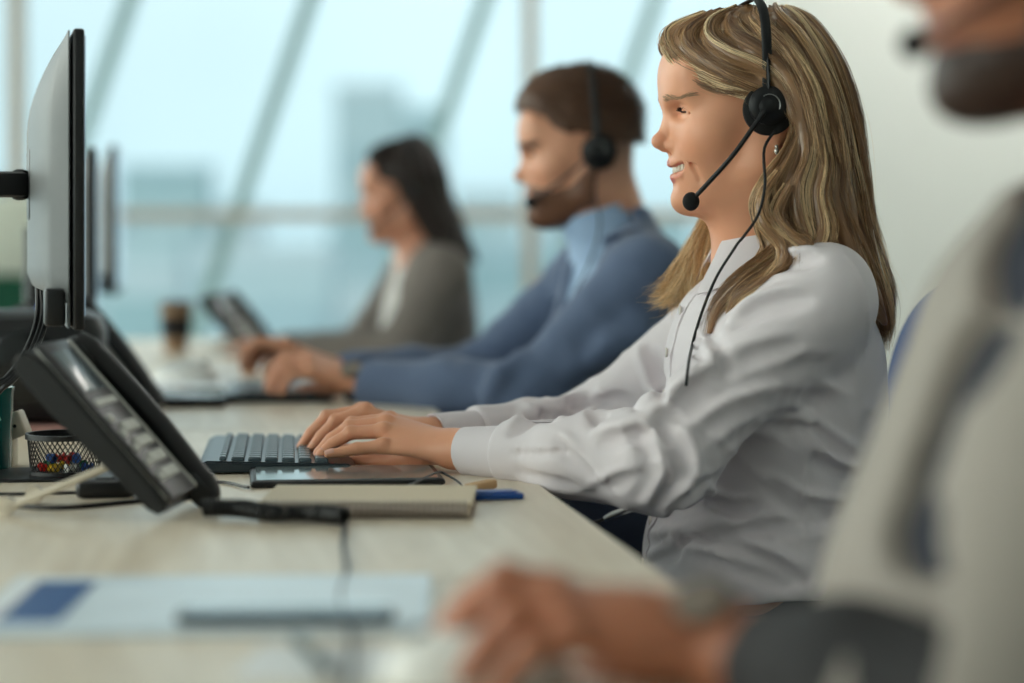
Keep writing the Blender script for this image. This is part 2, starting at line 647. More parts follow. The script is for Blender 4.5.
def lips_col(h, base, lip, P, extra=None):
    L = h.loc(P)
    c = np.tile(np.array(base), (len(P), 1))
    def mix(w, col):
        nonlocal c
        w = np.clip(w, 0, 1)[:, None]; c = c * (1 - w) + np.array(col) * w
    f, s, u = L[:, 0], np.abs(L[:, 1]), L[:, 2]
    inh = (np.abs(f) < .14) & (s < .1) & (np.abs(u) < .14)
    # freckle level mottling and warmer cheeks, nose, ears (skin's own colour)
    blush = np.exp(-(((f - .085) / .02) ** 2 + ((s - .04) / .02) ** 2 + ((u + .028) / .02) ** 2)) + .6 * np.exp(-(((f - .118) / .012) ** 2 + (s / .012) ** 2 + ((u + .03) / .012) ** 2))
    blush += .7 * np.exp(-(((f + .004) / .02) ** 2 + ((s - .074) / .008) ** 2 + ((u) / .035) ** 2))
    mix(.35 * blush * inh, (base[0] * 1.0, base[1] * .72, base[2] * .66))
    # lips: close to the curves
    fs, ls = LIP_UP, LIP_LO
    Q = np.stack([f, s, u], 1)
    d = np.minimum(np.min([g(Q) for g in chain(fs, [.0046, .0044, .0036, .002])], 0), np.min([g(Q) for g in chain(ls, [.0054, .0052, .0044, .002])], 0))
    mix((1 - np.clip(d / .0012, 0, 1)) * inh * .9, lip)
    if extra is not None:
        c = extra(c, L, P)
    return c


def arm_ops(S, sh, el, wr, k=.02, r=(.046, .038, .041, .026)):
    sh, el, wr = map(np.array, (sh, el, wr))
    S.u(rcone(sh, el, r[0], r[1]), k)
    mid = el + (wr - el) * .3
    S.u(rcone(el, mid, r[1], r[2] * .97), k)
    S.u(rcone(mid, wr, r[2] * .97, r[3]), k)


def hand_ops(S, wr, nrm, fingers, thumb, rk=.0098, sc_=1.0):
    """fingers: list of four [mcp, pip, dip, tip] world points (index first); thumb [cmc, mcp, ip, tip]"""
    wr = np.array(wr); nrm = unit(nrm)
    for i, F in enumerate(fingers):
        a = [rk * 1.02, rk * .95, rk, rk * .98][i] if i < 3 else rk * .88
        F = [np.array(q) for q in F]
        S.u(fcone(wr + (F[0] - wr) * .05, F[0] - nrm * .002, .0165 * sc_, a * 1.2, nrm, .8), .012)
    for i, F in enumerate(fingers):
        a = rk * (1, 1.02, .98, .86)[i]
        F = [np.array(q) for q in F]
        S.u(rcone(F[0], F[1], a * 1.10, a * .98), .004)
        S.u(rcone(F[1], F[2], a * .96, a * .86), .0015)
        S.u(rcone(F[2], F[3], a * .86, a * .70), .0015)
        S.u(ell(F[0] + nrm * .0025, (a * 1.05,) * 3), .006)
        S.u(ell(F[1] + nrm * .0010, (a * 1.02,) * 3), .003)
    T = [np.array(q) for q in thumb]
    S.u(rcone(wr + (T[0] - wr) * .5, T[0], .015 * sc_, .0145 * sc_), .014)
    S.u(rcone(T[0], T[1], .0145 * sc_, rk * 1.25), .010)
    S.u(rcone(T[1], T[2], rk * 1.2, rk * 1.05), .002)
    S.u(rcone(T[2], T[3], rk * 1.05, rk * .85), .002)


def nails(name, fingers, nrm, rk, m, parent):
    """finger nails, one small curved plate each"""
    for F in fingers:
        a, b = np.array(F[2]), np.array(F[3])
        d = unit(b - a); n = unit(nrm - d * (np.array(nrm) @ d)); w = np.cross(d, n)
        c = b - d * .001 + n * rk * .50
        g = [[c + d * (t - .5) * .0105 + w * math.sin(q) * rk * .62 + n * (math.cos(q) - 1) * rk * .62 + n * rk * .22 - n * .0020 * t for q in np.linspace(-1.0, 1.0, 7)] for t in np.linspace(0, 1, 5)]
        MB().sheet(g, .0006).build('fingernail', m, parent, smooth=True)


def hair_strands(name, curves, widths, cols, mat_, parent, sides=3):
    """curves (n,m,3), widths (n,), cols (n,3) -> one mesh of thin tapering tubes"""
    C = np.asarray(curves, float); n, m, _ = C.shape
    T = np.gradient(C, axis=1); T /= (np.linalg.norm(T, axis=2, keepdims=True) + 1e-12)
    ref = RNG.normal(size=(n, 1, 3)); U = np.cross(T, ref); U /= (np.linalg.norm(U, axis=2, keepdims=True) + 1e-12)
    Wv = np.cross(T, U)
    taper = np.ones(m); t = np.linspace(0, 1, m); taper = np.clip(np.minimum(1, (1 - t) * 4 + .15), 0, 1)
    rr = np.asarray(widths)[:, None] * taper[None]
    ring = []
    for k in range(sides):
        a = 2 * math.pi * k / sides
        ring.append(C + rr[..., None] * (math.cos(a) * U + math.sin(a) * Wv))
    V = np.stack(ring, 2).reshape(-1, 3)          # n,m,sides
    base = (np.arange(n) * m * sides)[:, None, None]
    i = np.arange(m - 1)[None, :, None] * sides
    k = np.arange(sides)[None, None, :]; k2 = (k + 1) % sides
    q = np.stack([base + i + k, base + i + k2, base + i + sides + k2, base + i + sides + k], -1).reshape(-1, 4)
    cc = np.repeat(np.asarray(cols, np.float32), m * sides, axis=0)
    me = mesh_np(name, V, quads=q, cols=cc)
    return link(name, me, mat_, parent)


def lock_strands(locks, per, palette, seg=26, frizz=.0012, wave=.0, width=(.00022, .00042), lmin=.82):
    """locks: list of (points, radii[, weight]); strands follow each lock inside its radius"""
    C, Wd, K = [], [], []
    for lk in locks:
        pts, rad = np.array(lk[0], float), np.array(lk[1], float)
        wgt = lk[2] if len(lk) > 2 else 1.0
        n = int(per * wgt)
        D = spline(np.column_stack([pts, rad]), seg)
        P, r = D[:, :3], D[:, 3]
        T = np.gradient(P, axis=0); T /= np.linalg.norm(T, axis=1, keepdims=True) + 1e-12
        u = unit(np.cross(T[0], V3(.3, -1, .2))); Us = []
        for t in T:
            u = unit(u - t * (u @ t)); Us.append(u)
        Us = np.array(Us); Ws = np.cross(T, Us)
        nc = max(4, n // 22)                    # clumps inside the lock
        ca = RNG.uniform(0, 2 * math.pi, nc); cr = np.sqrt(RNG.uniform(.25, 1.05, nc)); cph = RNG.uniform(0, 6.28, nc)
        ccol = RNG.integers(0, len(palette), nc)
        cl = RNG.integers(0, nc, n)
        a = ca[cl] ; rad_ = cr[cl]
        ox = rad_ * np.cos(a) + RNG.normal(0, .12, n); oy = rad_ * np.sin(a) + RNG.normal(0, .12, n)
        s = np.linspace(0, 1, seg)
        ph = cph[cl] + RNG.normal(0, .25, n)
        tw = RNG.normal(0, .5, nc)[cl]
        ang = tw[:, None] * s[None]
        X = ox[:, None] * np.cos(ang) - oy[:, None] * np.sin(ang); Yv = ox[:, None] * np.sin(ang) + oy[:, None] * np.cos(ang)
        X = X * r[None]; Yv = Yv * r[None]
        if wave: X = X + wave * np.sin(s[None] * 9 + ph[:, None]) * s[None]; Yv = Yv + wave * np.cos(s[None] * 8 + ph[:, None]) * s[None]
        c = P[None] + X[..., None] * Us[None] + Yv[..., None] * Ws[None]
        j = RNG.normal(0, frizz, (n, 4, 3)); j = np.stack([np.interp(s * 3, np.arange(4), j[q, :, d]) for q in range(n) for d in range(3)]).reshape(n, 3, seg).transpose(0, 2, 1)
        c = c + j * (s ** .7)[None, :, None]
        # random length
        ln = RNG.uniform(lmin, 1.0, n)
        si = s[None] * ln[:, None] * (seg - 1); i0 = np.clip(si.astype(int), 0, seg - 2); fr = (si - i0)[..., None]
        c = np.take_along_axis(c, i0[..., None], 1) * (1 - fr) + np.take_along_axis(c, i0[..., None] + 1, 1) * fr
        C.append(c); Wd.append(RNG.uniform(width[0], width[1], n))
        pc = np.array(palette)[ccol[cl]] * RNG.uniform(.8, 1.2, (n, 1))
        K.append(pc)
    return np.concatenate(C), np.concatenate(Wd), np.concatenate(K)


def lock_sdf(S, locks, k=.006, grow=.92):
    for lk in locks:
        D = spline(np.column_stack([np.array(lk[0], float), np.array(lk[1], float)]), 4 * len(lk[0]))
        S.u(chain(D[:, :3], list(D[:, 3] * grow)), k)


def headset(h, label, mic_at, cup_r=.022, cable=None, two=True, group=None, s_cup=.086, top=.158, cup_f=-.002, band_out=.002):
    """call-centre headset worn on head h"""
    k = h.k
    root = empty('headset', h.w(0, 0, .15), 0, label, 'headset', group)
    bpy.context.view_layer.update()
    blk = mat('headset_plastic', srgb(20, 21, 23), .45, spec=.35); pad = mat('headset_foam', srgb(14, 14, 15), .85, bump=.4, bscale=900)
    sil = mat('headset_ring', srgb(150, 150, 150), .3, metal=.9)
    # headband: flat strip over the crown from cup to cup
    pts = []
    for t in np.linspace(-1, 1, 33):
        a = t * math.pi / 2
        sx = math.copysign(abs(math.sin(a)) ** .42, a)
        pts.append(h.w(cup_f + .004 * math.cos(a), (s_cup * .99 + band_out * abs(math.sin(2 * a))) * sx, .018 + (top - .018) * abs(math.cos(a)) ** .62))
    MB().tube(pts, .0055 * k, 10, flat=.28, up=h.R @ V3(0, .2, 1)).build('headband', blk, root, smooth=True)
    for s in (1, -1):
        c = h.w(cup_f, s * s_cup, .008); R = np.stack([h.R[:, 0], h.R[:, 2], np.cross(h.R[:, 0], h.R[:, 2])], 1)
        ax = h.R[:, 1] * s
        Rc = frame(ax)[:, [1, 2, 0]]
        MB().lathe(c, [(0, -.002), (cup_r * .6, -.002), (cup_r * .9, .0005), (cup_r * .92, .006), (cup_r * .75, .010), (cup_r * .55, .0115), (0, .012)], 36, Rc).build('ear_cup', blk, root, smooth=True)
        MB().lathe(c + h.R @ V3(-.003, 0, -.004), [(0, -.014), (cup_r * 1.0, -.014), (cup_r * 1.22, -.010), (cup_r * 1.22, -.004), (cup_r * .95, .000), (0, .000)], 36, Rc).build('ear_cushion', pad, root, smooth=True)
        MB().tube([c + Rc @ V3(cup_r * .50 * math.cos(t), cup_r * .50 * math.sin(t), .0122) for t in np.linspace(-.4, 2.2, 16)], .0006, 6).build('cup_ring', sil, root, smooth=True)
        # yoke
        MB().tube([h.w(cup_f, s * (s_cup + .004), .012), h.w(cup_f, s * (s_cup + .006), .030), h.w(cup_f, s * (s_cup + .003), .050), h.w(cup_f, s * (s_cup + .000), .066)], [.004 * k, .0045 * k, .0045 * k, .003 * k], 10, flat=.5).build('yoke', blk, root, smooth=True)
        if not two: break
    p0 = h.w(cup_f + .003, s_cup + .013, .006)
    mic = np.array(mic_at)
    mid = (p0 + mic) / 2 + h.R @ V3(0, .012, -.004)
    B = spline([p0, p0 * .7 + mid * .3 + h.R @ V3(0, .003, 0), mid, mic], 24)
    MB().lathe(p0, [(0, -.004), (.0085, -.004), (.009, .002), (.006, .004), (0, .004)], 24, frame(h.R[:, 1])[:, [1, 2, 0]]).build('boom_pivot', blk, root, smooth=True)
    MB().tube(B, [.0034 * k] * 6 + [.0027 * k] * 18, 12).build('microphone_boom', blk, root, smooth=True)
    MB().ball(mic, (.0095 * k, .0085 * k, .0105 * k), 20).build('microphone', pad, root, smooth=True)
    if cable is not None:
        MB().tube(spline(cable, 80), .0017, 8).build('cable', blk, root, smooth=True)
    return root
# ------------------------------------------------------------------ the place
E = unit(V3(-.1505, 1, 0)); NR = V3(E[1], -E[0], 0)         # along the desk row, and to the right of it
P0 = V3(.013, 2.40, 0)                                      # a point on the desks' right edge
DZ = DESK_Z


def on_desk(px, py, dz=0.0):
    """the point of the desk top (raised by dz) seen at a pixel"""
    Y = (CZ - DZ - dz) * FPX / (py - CY)
    return at(px, py, Y)


def S3(kind, name, mb, m, **k):
    return tag(mb.build(name, m, None, **k), kind='structure')


# --- materials
floor_m = mat('grey_carpet', srgb(62, 63, 66), .95, bump=.4, bscale=400, nscale=30, namp=.15)
wall_m = mat('painted_wall', srgb(222, 224, 218), .85, bump=.03, bscale=150)
ceil_m = mat('ceiling_tiles', srgb(225, 226, 224), .9)
frame_m = mat('beige_window_frame', srgb(196, 182, 166), .45)
steel_m = mat('painted_steel_brace', srgb(160, 180, 176), .5)
black_pl = mat('black_plastic', srgb(20, 21, 23), .38, bump=.08, bscale=900)
black_gl = mat('black_glossy', srgb(10, 11, 13), .12)
grey_pl = mat('grey_plastic', srgb(84, 87, 88), .45, bump=.05, bscale=900)
lgrey_pl = mat('light_grey_plastic', srgb(190, 190, 184), .4)
white_pl = mat('white_plastic', srgb(222, 222, 218), .3)
cream_pl = mat('cream_plastic', srgb(206, 196, 178), .45)
chrome = mat('chrome', srgb(205, 205, 205), .15, metal=1.0)
paper_m = mat('white_paper', srgb(226, 230, 232), .6)
navy_m = mat('dark_navy', srgb(22, 30, 48), .8)


def desk_wood():
    m = bpy.data.materials.new('pale_wood_laminate'); m.use_nodes = True
    nt = m.node_tree; N = nt.nodes; L = nt.links; b = N['Principled BSDF']
    tc = N.new('ShaderNodeTexCoord'); mp = N.new('ShaderNodeMapping'); mp.inputs['Scale'].default_value = (26, 2.2, 4); mp.inputs['Rotation'].default_value[2] = math.radians(-8.6)
    L.new(tc.outputs['Object'], mp.inputs['Vector'])
    n = N.new('ShaderNodeTexNoise'); n.inputs['Scale'].default_value = 1.6; n.inputs['Detail'].default_value = 8; n.inputs['Distortion'].default_value = .6
    L.new(mp.outputs[0], n.inputs['Vector'])
    r = N.new('ShaderNodeValToRGB'); r.color_ramp.elements[0].color = (*srgb(206, 192, 170), 1); r.color_ramp.elements[1].color = (*srgb(226, 215, 196), 1)
    r.color_ramp.elements[0].position = .35; r.color_ramp.elements[1].position = .7
    L.new(n.outputs['Fac'], r.inputs[0]); L.new(r.outputs[0], b.inputs['Base Color'])
    b.inputs['Roughness'].default_value = .34
    return m


wood_m = desk_wood()


def pane_mat():
    m = bpy.data.materials.new('window_glass'); m.use_nodes = True
    nt = m.node_tree; N = nt.nodes; L = nt.links
    for n in list(N): N.remove(n)
    o = N.new('ShaderNodeOutputMaterial'); t = N.new('ShaderNodeBsdfTransparent'); g = N.new('ShaderNodeBsdfGlossy'); mx = N.new('ShaderNodeMixShader'); lw = N.new('ShaderNodeLayerWeight'); pw = N.new('ShaderNodeMath'); pw.operation = 'POWER'; pw.inputs[1].default_value = 4.0; f = N.new('ShaderNodeMapRange'); lw.inputs['Blend'].default_value = .5; L.new(lw.outputs['Facing'], pw.inputs[0]); L.new(pw.outputs[0], f.inputs['Value']); f.inputs['To Min'].default_value = .02; f.inputs['To Max'].default_value = .5
    t.inputs[0].default_value = (.94, .985, .99, 1); g.inputs['Roughness'].default_value = .03
    L.new(f.outputs[0], mx.inputs[0]); L.new(t.outputs[0], mx.inputs[1]); L.new(g.outputs[0], mx.inputs[2]); L.new(mx.outputs[0], o.inputs[0])
    return m


glass_m = pane_mat()

# --- shell. window wall at Y=8, open glazing on the left side too
YW_ = 8.0
XL, XR, YB, H = -3.6, 3.2, -2.6, 3.0
S3('s', 'floor', MB().box(((XL + XR) / 2, (YW_ + YB) / 2, -.05), (XR - XL, YW_ - YB, .1)), floor_m)
S3('s', 'ceiling', MB().box(((XL + XR) / 2, (YW_ + YB) / 2, H + .05), (XR - XL, YW_ - YB, .1)), ceil_m)
S3('s', 'wall_right', MB().box((XR + .06, (YW_ + YB) / 2, H / 2), (.12, YW_ - YB, H)), wall_m)
S3('s', 'wall_back', MB().box(((XL + XR) / 2, YB - .06, H / 2), (XR - XL, .12, H)), wall_m)
WX = (758 - CX) * 7.9 / FPX
S3('s', 'wall_far', MB().box(((WX + XR) / 2, 8.0, H / 2), (XR - WX, .2, H)), wall_m)
S3('s', 'wall_sill', MB().box(((XL + WX) / 2, 8.0, .21), (WX - XL, .16, .42)), wall_m)
S3('s', 'wall_left_sill', MB().box((XL - .06, (YW_ + YB) / 2, .21), (.12, YW_ - YB, .42)), wall_m)
S3('s', 'baseboard_far', MB().box(((WX + XR) / 2, 7.892, .05), (XR - WX, .016, .10)), frame_m)
S3('s', 'baseboard_right', MB().box((XR - .008, (YW_ + YB) / 2, .05), (.016, YW_ - YB, .10)), frame_m)


def glazing(name, a, b, z0, z1, posts, transoms, th=.05):
    """a framed window in the vertical plane from a to b"""
    a = V3(*a); b = V3(*b); d = unit(b - a); Lg = np.linalg.norm(b - a)
    R = frame(d); root = empty(name, (*(a[:2] * .5 + b[:2] * .5), z0)); tag(root, kind='structure')
    bpy.context.view_layer.update()
    mb = MB()
    for p in posts: mb.box(a + d * p + V3(0, 0, (z0 + z1) / 2), (th, .09, z1 - z0), R)
    f = mb.build('window_post', frame_m, root)
    mb = MB()
    for z in transoms: mb.box((a + b) / 2 + V3(0, 0, z), (Lg, .07, .042), R)
    mb.build('window_transom', frame_m, root)
    MB().box((a + b) / 2 + V3(0, 0, (z0 + z1) / 2), (Lg, .006, z1 - z0), R).build('window_pane', glass_m, root)
    return root


px_ = lambda x: (x - CX) * YW_ / FPX
glazing('window_1', (XL, 8.0, 0), (WX, 8.0, 0), .42, H, [px_(x) - XL for x in (17, 530)] + [.03], [.44, CZ + 20 * YW_ / FPX, H - .03])
glazing('window_2', (XL, YB, 0), (XL, 7.95, 0), .42, H, [.03, 1.9, 3.8, 5.7, 7.6, 9.5, 10.5], [.44, 1.09, H - .03])
# slanting steel braces of the facade just outside the glass
for i, (x, y) in enumerate(((130, 0), (310, 0), (485, 0), (655, 0))):
    Yb = 8.5
    p = at(x, y, Yb); d = unit(V3(-.345, 0, -1))
    a = p - d * 1.6; b = p + d * ((p[2] + .8) / abs(d[2]))
    S3('s', 'trim_%d' % (i + 1), MB().box((a + b) / 2, (np.linalg.norm(b - a), .06, .052), frame(d, (0, 1, 0)).T.T[:, [0, 2, 1]]), steel_m)
# ceiling lamps: unseen panels added for general fill
lamp_m = mat('fill_panel_diffuser', (1, 1, 1), .5, emis=(1.0, .95, .88), estr=1.7)
k = 0
spots = [(x, y) for x in (-.6, 1.5) for y in (-.9, 1.5, 3.9, 6.3)]
lroot = None
POSN = ['nearest the camera', 'second from the camera', 'third from the camera', 'nearest the far window']
for (x, y) in spots:
    lab = 'added square white ceiling light panel, %s, %s row' % (POSN[(k % 4)], 'left' if x < 0 else 'right')
    if lroot is None:
        lroot = r = empty('added_ceiling_light', (x, y, H), 0, lab, 'ceiling light', 'added ceiling light panels')
        bpy.context.view_layer.update()
        MB().box((x, y, H - .012), (.66, .66, .024)).box((x, y, H - .012), (.62, .62, .02)).build('light_frame', lgrey_pl, r)
        MB().box((x, y, H - .030), (.60, .60, .010)).build('light_diffuser', lamp_m, r)
    else:
        r = lroot.copy(); COL.objects.link(r); r.location = (x, y, H); r['label'] = lab
        for ch in lroot.children:
            c = ch.copy(); COL.objects.link(c); c.parent = r
    k += 1

# unseen ceiling strip, added to brighten the far wall
r = empty('added_ceiling_light', (2.1, 7.2, H), 0, 'added linear ceiling light brightening the white far wall', 'ceiling light'); bpy.context.view_layer.update()
MB().box((2.1, 7.2, H - .02), (2.06, .14, .04)).build('light_frame', lgrey_pl, r)
MB().box((2.1, 7.2, H - .044), (2.0, .10, .008)).build('light_diffuser', mat('added_strip_diffuser', (1, 1, 1), .5, emis=(1.0, .97, .92), estr=52), r)

# --- outside: hazy city far below the horizon line and above
haze = [mat('haze_tinted_building_%d' % i, [q * .62 for q in srgb(*c)], .9, nscale=.15, namp=.05) for i, c in enumerate(((206, 226, 230), (192, 216, 222), (218, 232, 236), (182, 210, 214)))]  # distance haze is mixed into these pale wall colours, no volume
gnd = mat('haze_tinted_ground', srgb(140, 160, 168), .95, nscale=.05, namp=.1)  # ground colour carries the same painted haze
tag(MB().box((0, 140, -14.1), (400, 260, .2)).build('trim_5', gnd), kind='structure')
rb = random.Random(3)
BLAB = ['pale high-rise outside the window, left of the middle post', 'hazy block stepping down beside the tallest high-rise', 'low teal building outside, right of the monitors',
        'pale low block left of the second slanting brace', 'hazy block just left of the middle window post', 'hazy block just right of the middle window post', 'teal low building outside nearest the white wall',
        'teal building below the transom, above the paper cup', 'wide pale building outside behind the far phone', 'hazy building behind the dark-haired woman', 'teal building below the transom at the middle post',
        'hazy tower outside at the far left edge', 'hazy block between the monitors outside']
n = 0
for (x0, x1, ytop, Y, mi) in ((335, 400, 96, 90, 0), (395, 445, 118, 110, 1), (120, 205, 178, 80, 3), (205, 260, 214, 120, 2), (455, 520, 206, 70, 0), (540, 600, 190, 100, 1), (600, 690, 232, 60, 3),
                            (100, 180, 262, 50, 2), (190, 330, 268, 46, 0), (330, 470, 246, 62, 1), (470, 560, 262, 50, 3), (-60, 60, 190, 100, 1), (60, 120, 232, 70, 2)):
    a = at(x0, ytop, Y); b = at(x1, ytop, Y)
    w = b[0] - a[0]; zt = a[2]; d = w * rb.uniform(.6, 1.0)
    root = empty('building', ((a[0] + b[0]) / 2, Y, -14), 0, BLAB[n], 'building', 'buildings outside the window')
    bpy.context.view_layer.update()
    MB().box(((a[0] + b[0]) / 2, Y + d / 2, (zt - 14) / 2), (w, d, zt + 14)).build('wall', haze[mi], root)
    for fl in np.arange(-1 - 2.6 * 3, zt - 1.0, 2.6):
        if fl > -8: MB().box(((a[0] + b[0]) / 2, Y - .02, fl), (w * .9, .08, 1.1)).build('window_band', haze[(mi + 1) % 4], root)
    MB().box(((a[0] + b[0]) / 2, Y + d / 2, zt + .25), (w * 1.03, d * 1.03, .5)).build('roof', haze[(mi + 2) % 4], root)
    n += 1

# --- desks: one shared bench desk per pair of seats, copied along the row
bench = []
LD, WD = 1.30, 1.60
names = ['pale wood desk in front of the blurred nearest man', 'pale wood desk under the blonde woman\'s keyboard', 'pale wood desk of the man in the blue blazer', 'pale wood desk at the far end by the window']
leg_m = mat('desk_leg_grey', srgb(110, 112, 114), .4, metal=.5)
for i in range(4):
    t0 = -2.02 + i * LD
    c = P0 + E * (t0 + LD / 2) - NR * (WD / 2)
    R = np.stack([NR, E, V3(0, 0, 1)], 1)
    if i == 0:
        root = d0 = empty('desk', (c[0], c[1], 0), math.atan2(NR[1], NR[0]), names[i], 'desk', 'row of desks')
        bpy.context.view_layer.update()
        MB().box((0, 0, DZ - .0125), (WD, LD - .003, .025)).build('tabletop', wood_m, root, world=False, bevel=.0015)
        for sx in (-1, 1):
            for sy in (-1, 1):
                MB().box((sx * (WD / 2 - .05), sy * (LD / 2 - .08), (DZ - .025) / 2), (.05, .05, DZ - .025)).build('leg', leg_m, root, world=False, bevel=.003)
        MB().box((0, 0, DZ - .055), (WD - .14, .04, .06)).box((0, LD / 2 - .08, DZ - .055), (WD - .14, .03, .05)).box((0, -LD / 2 + .08, DZ - .055), (WD - .14, .03, .05)).build('cross_rail', leg_m, root, world=False)
    else:
        root = d0.copy(); COL.objects.link(root); root.location = (c[0], c[1], 0); root['label'] = names[i]
        for ch in d0.children:
            q = ch.copy(); COL.objects.link(q); q.parent = root


def copy_tree(o, parent=None):
    c = o.copy(); COL.objects.link(c)
    if parent is not None: c.parent = parent
    for ch in o.children: copy_tree(ch, c)
    return c

# --- office chairs
blue_f = mat('blue_chair_fabric', srgb(52, 92, 158), .8, bump=.3, bscale=900)


def chair(loc, label, rz=0):
    root = empty('office_chair', (0, 0, 0), 0, label, 'chair', 'blue office chairs')
    # faces -X in local space
    MB().box((0, 0, .415), (.46, .48, .07), bev=.03).build('seat', blue_f, root, smooth=True, world=False)
    g = []
    for v in np.sin(np.linspace(0, math.pi / 2, 34)):
        wv = .215 * (1 - .12 * (1 - v)) * max(.02, 1 - v ** 7) ** .42; row = []
        for s in np.linspace(-1, 1, 16):
            row.append((.235 + .05 * v - .045 * s * s * (1 - v ** 6) + .02 * math.sin(v * 3), s * wv, .50 + .455 * v))
        g.append(row)
    MB().sheet(g, .032).build('backrest', blue_f, root, smooth=True, world=False)
    MB().tube(spline([(.0, 0, .37), (.20, 0, .36), (.31, 0, .45), (.325, 0, .62), (.31, 0, .70)], 16), .018, 10, flat=.6).build('back_support', black_pl, root, smooth=True, world=False)
    MB().lathe((0, 0, 0), [(0, .10), (.030, .10), (.030, .24), (.020, .245), (.020, .375), (0, .375)], 20).build('gas_lift', chrome, root, smooth=True, world=False)
    for k in range(5):
        a = 2 * math.pi * k / 5 + .3
        MB().tube([(0, 0, .115), (.15 * math.cos(a), .15 * math.sin(a), .10), (.29 * math.cos(a), .29 * math.sin(a), .070)], [.026, .020, .014], 10).build('base_leg', black_pl, root, smooth=True, world=False)
        MB().lathe((.29 * math.cos(a), .29 * math.sin(a), .030), [(0, -.012), (.028, -.012), (.030, 0), (.028, .012), (0, .012)], 18, frame((0, 0, 1), (math.cos(a + 1.57), math.sin(a + 1.57), 0))).build('caster', black_pl, root, smooth=True, world=False)
    root.location = loc; root.rotation_euler[2] = rz
    return root


ch0 = chair((.275, 2.46, 0), 'blue office chair holding the blonde woman in the white shirt', .15)
for loc, lab in (((.10, 3.52, 0), 'blue office chair holding the man in the blue blazer'), ((-.13, 4.92, 0), 'blue office chair of the dark-haired woman by the window'), ((.52, 1.34, 0), 'blue office chair under the blurred man in the foreground')):
    c = copy_tree(ch0); c.location = loc; c['label'] = lab; c.rotation_euler[2] = .15

# --- monitors on arms
def monitor(label):
    """local: screen plane = local XZ with the screen facing +Y... turned later. x along the width, z up, origin at the panel's centre"""
    root = empty('monitor', (0, 0, 0), 0, label, 'monitor', 'desk monitors seen edge on')
    w, hh = .53, .318
    MB().box((0, -.004, 0), (w, .012, hh), bev=.003).build('bezel', black_pl, root, smooth=True, world=False)
    MB().box((0, -.0108, .004), (w - .014, .0012, hh - .022)).build('screen', mat('screen_dark', srgb(16, 20, 26), .12, emis=(.35, .5, .6), estr=.5), root, world=False)
    # convex rear shell
    g = []
    for u in np.linspace(-1, 1, 25):
        row = []
        for v in np.linspace(-1, 1, 25):
            top = min(1, (1 - v) / .62); bot = min(1, max(0, (v + .80)) / .06)
            dep = .033 * math.sin(min(1, top) * math.pi / 2) ** .8 * bot * (1 - abs(u) ** 3.0) ** .5 + .004
            row.append((u * (w / 2 - .002), .002 + dep, v * (hh / 2 - .002)))
        g.append(row)
    MB().sheet(g, .0015).build('rear_shell', grey_pl, root, smooth=True, world=False)
    MB().box((0, .034, 0), (.085, .014, .085), bev=.004).build('mount_plate', black_pl, root, smooth=True, world=False)
    MB().box((-.24, .020, -.135), (.035, .022, .040), bev=.004).build('connector_block', black_pl, root, smooth=True, world=False)
    return root


def place_mon(m, near_px, Yn, ang, ztop):
    n = at(near_px, CY, Yn)[:2]; d = V3(-math.sin(math.radians(ang)), math.cos(math.radians(ang)), 0)
    c = V3(n[0], n[1], 0) + d * .265
    m.location = (c[0], c[1], ztop - .159)
    # local +x runs away from the camera (d), local +y (rear) points left
    m.rotation_euler = (0, 0, math.atan2(d[1], d[0]))
    return c


m0 = monitor('nearest grey-backed monitor on a black arm, left of the keyboard')
m1 = copy_tree(m0); m1['label'] = 'dark monitor directly behind the nearest monitor'
m2 = copy_tree(m0); m2['label'] = 'farthest monitor, faint beside the window braces'
place_mon(m0, 75, 2.22, 14.5, CZ + 207 * 2.22 / FPX)
place_mon(m1, 90, 3.45, 10.6, CZ + 88 * 3.45 / FPX)
place_mon(m2, 112, 4.45, 9.0, CZ + 90 * 4.45 / FPX)
for m, lab in ((m0, 'black arm holding the nearest monitor'), (m1, 'black arm holding the second monitor'), (m2, 'black arm holding the farthest monitor')):
    x, y, z = m.location; yaw = m.rotation_euler[2]
    back = V3(-math.sin(yaw), math.cos(yaw), 0)
    ext = .22 if m is m0 else .09
    r = empty('monitor_bracket', (x + back[0] * ext, y + back[1] * ext - .04, DZ), 0, lab, 'monitor arm', 'black monitor arms')
    bpy.context.view_layer.update()
    j = V3(x, y, z) + back * .038; k2 = V3(x, y, z) + back * ext + V3(0, -.04, 0)
    MB().box((j + k2) / 2 + V3(0, -.01, .0), (np.linalg.norm(k2 - j), .030, .030), frame(k2 - j), bev=.008).build('arm', black_pl, r, smooth=True)
    MB().box(j + back * .012, (.020, .034, .036), frame(back), bev=.006).build('joint', black_pl, r, smooth=True)
    MB().lathe((k2[0], k2[1], DZ), [(0, 0), (.045, 0), (.045, .012), (.018, .016), (.018, k2[2] - DZ + .03), (0, k2[2] - DZ + .03)], 24).build('pole', black_pl, r, smooth=True)
# cables behind the nearest monitor
for i, (dx, col) in enumerate(((0, 0), (5, 0), (9, 0))):
    pts = [at(36 + dx * .6, 262, 2.42), at(38 + dx * .7, 290, 2.42), at(37 + dx, 318, 2.40), at(26 + dx, 350, 2.36), at(6 + dx, 378, 2.34), at(-12 + dx, 388 + 3 * i, 2.34), at(-40 + dx, 440, 2.40), at(-60, 468, 2.42)]
    pts[-1][2] = DZ + .004
    tag(MB().tube(spline(pts, 50), .0034, 8).build('monitor_cable', black_pl, None, smooth=True), 'black cable looping down behind the nearest monitor, %s of three' % ['leftmost', 'middle', 'rightmost'][i], 'cable', 'monitor cables')

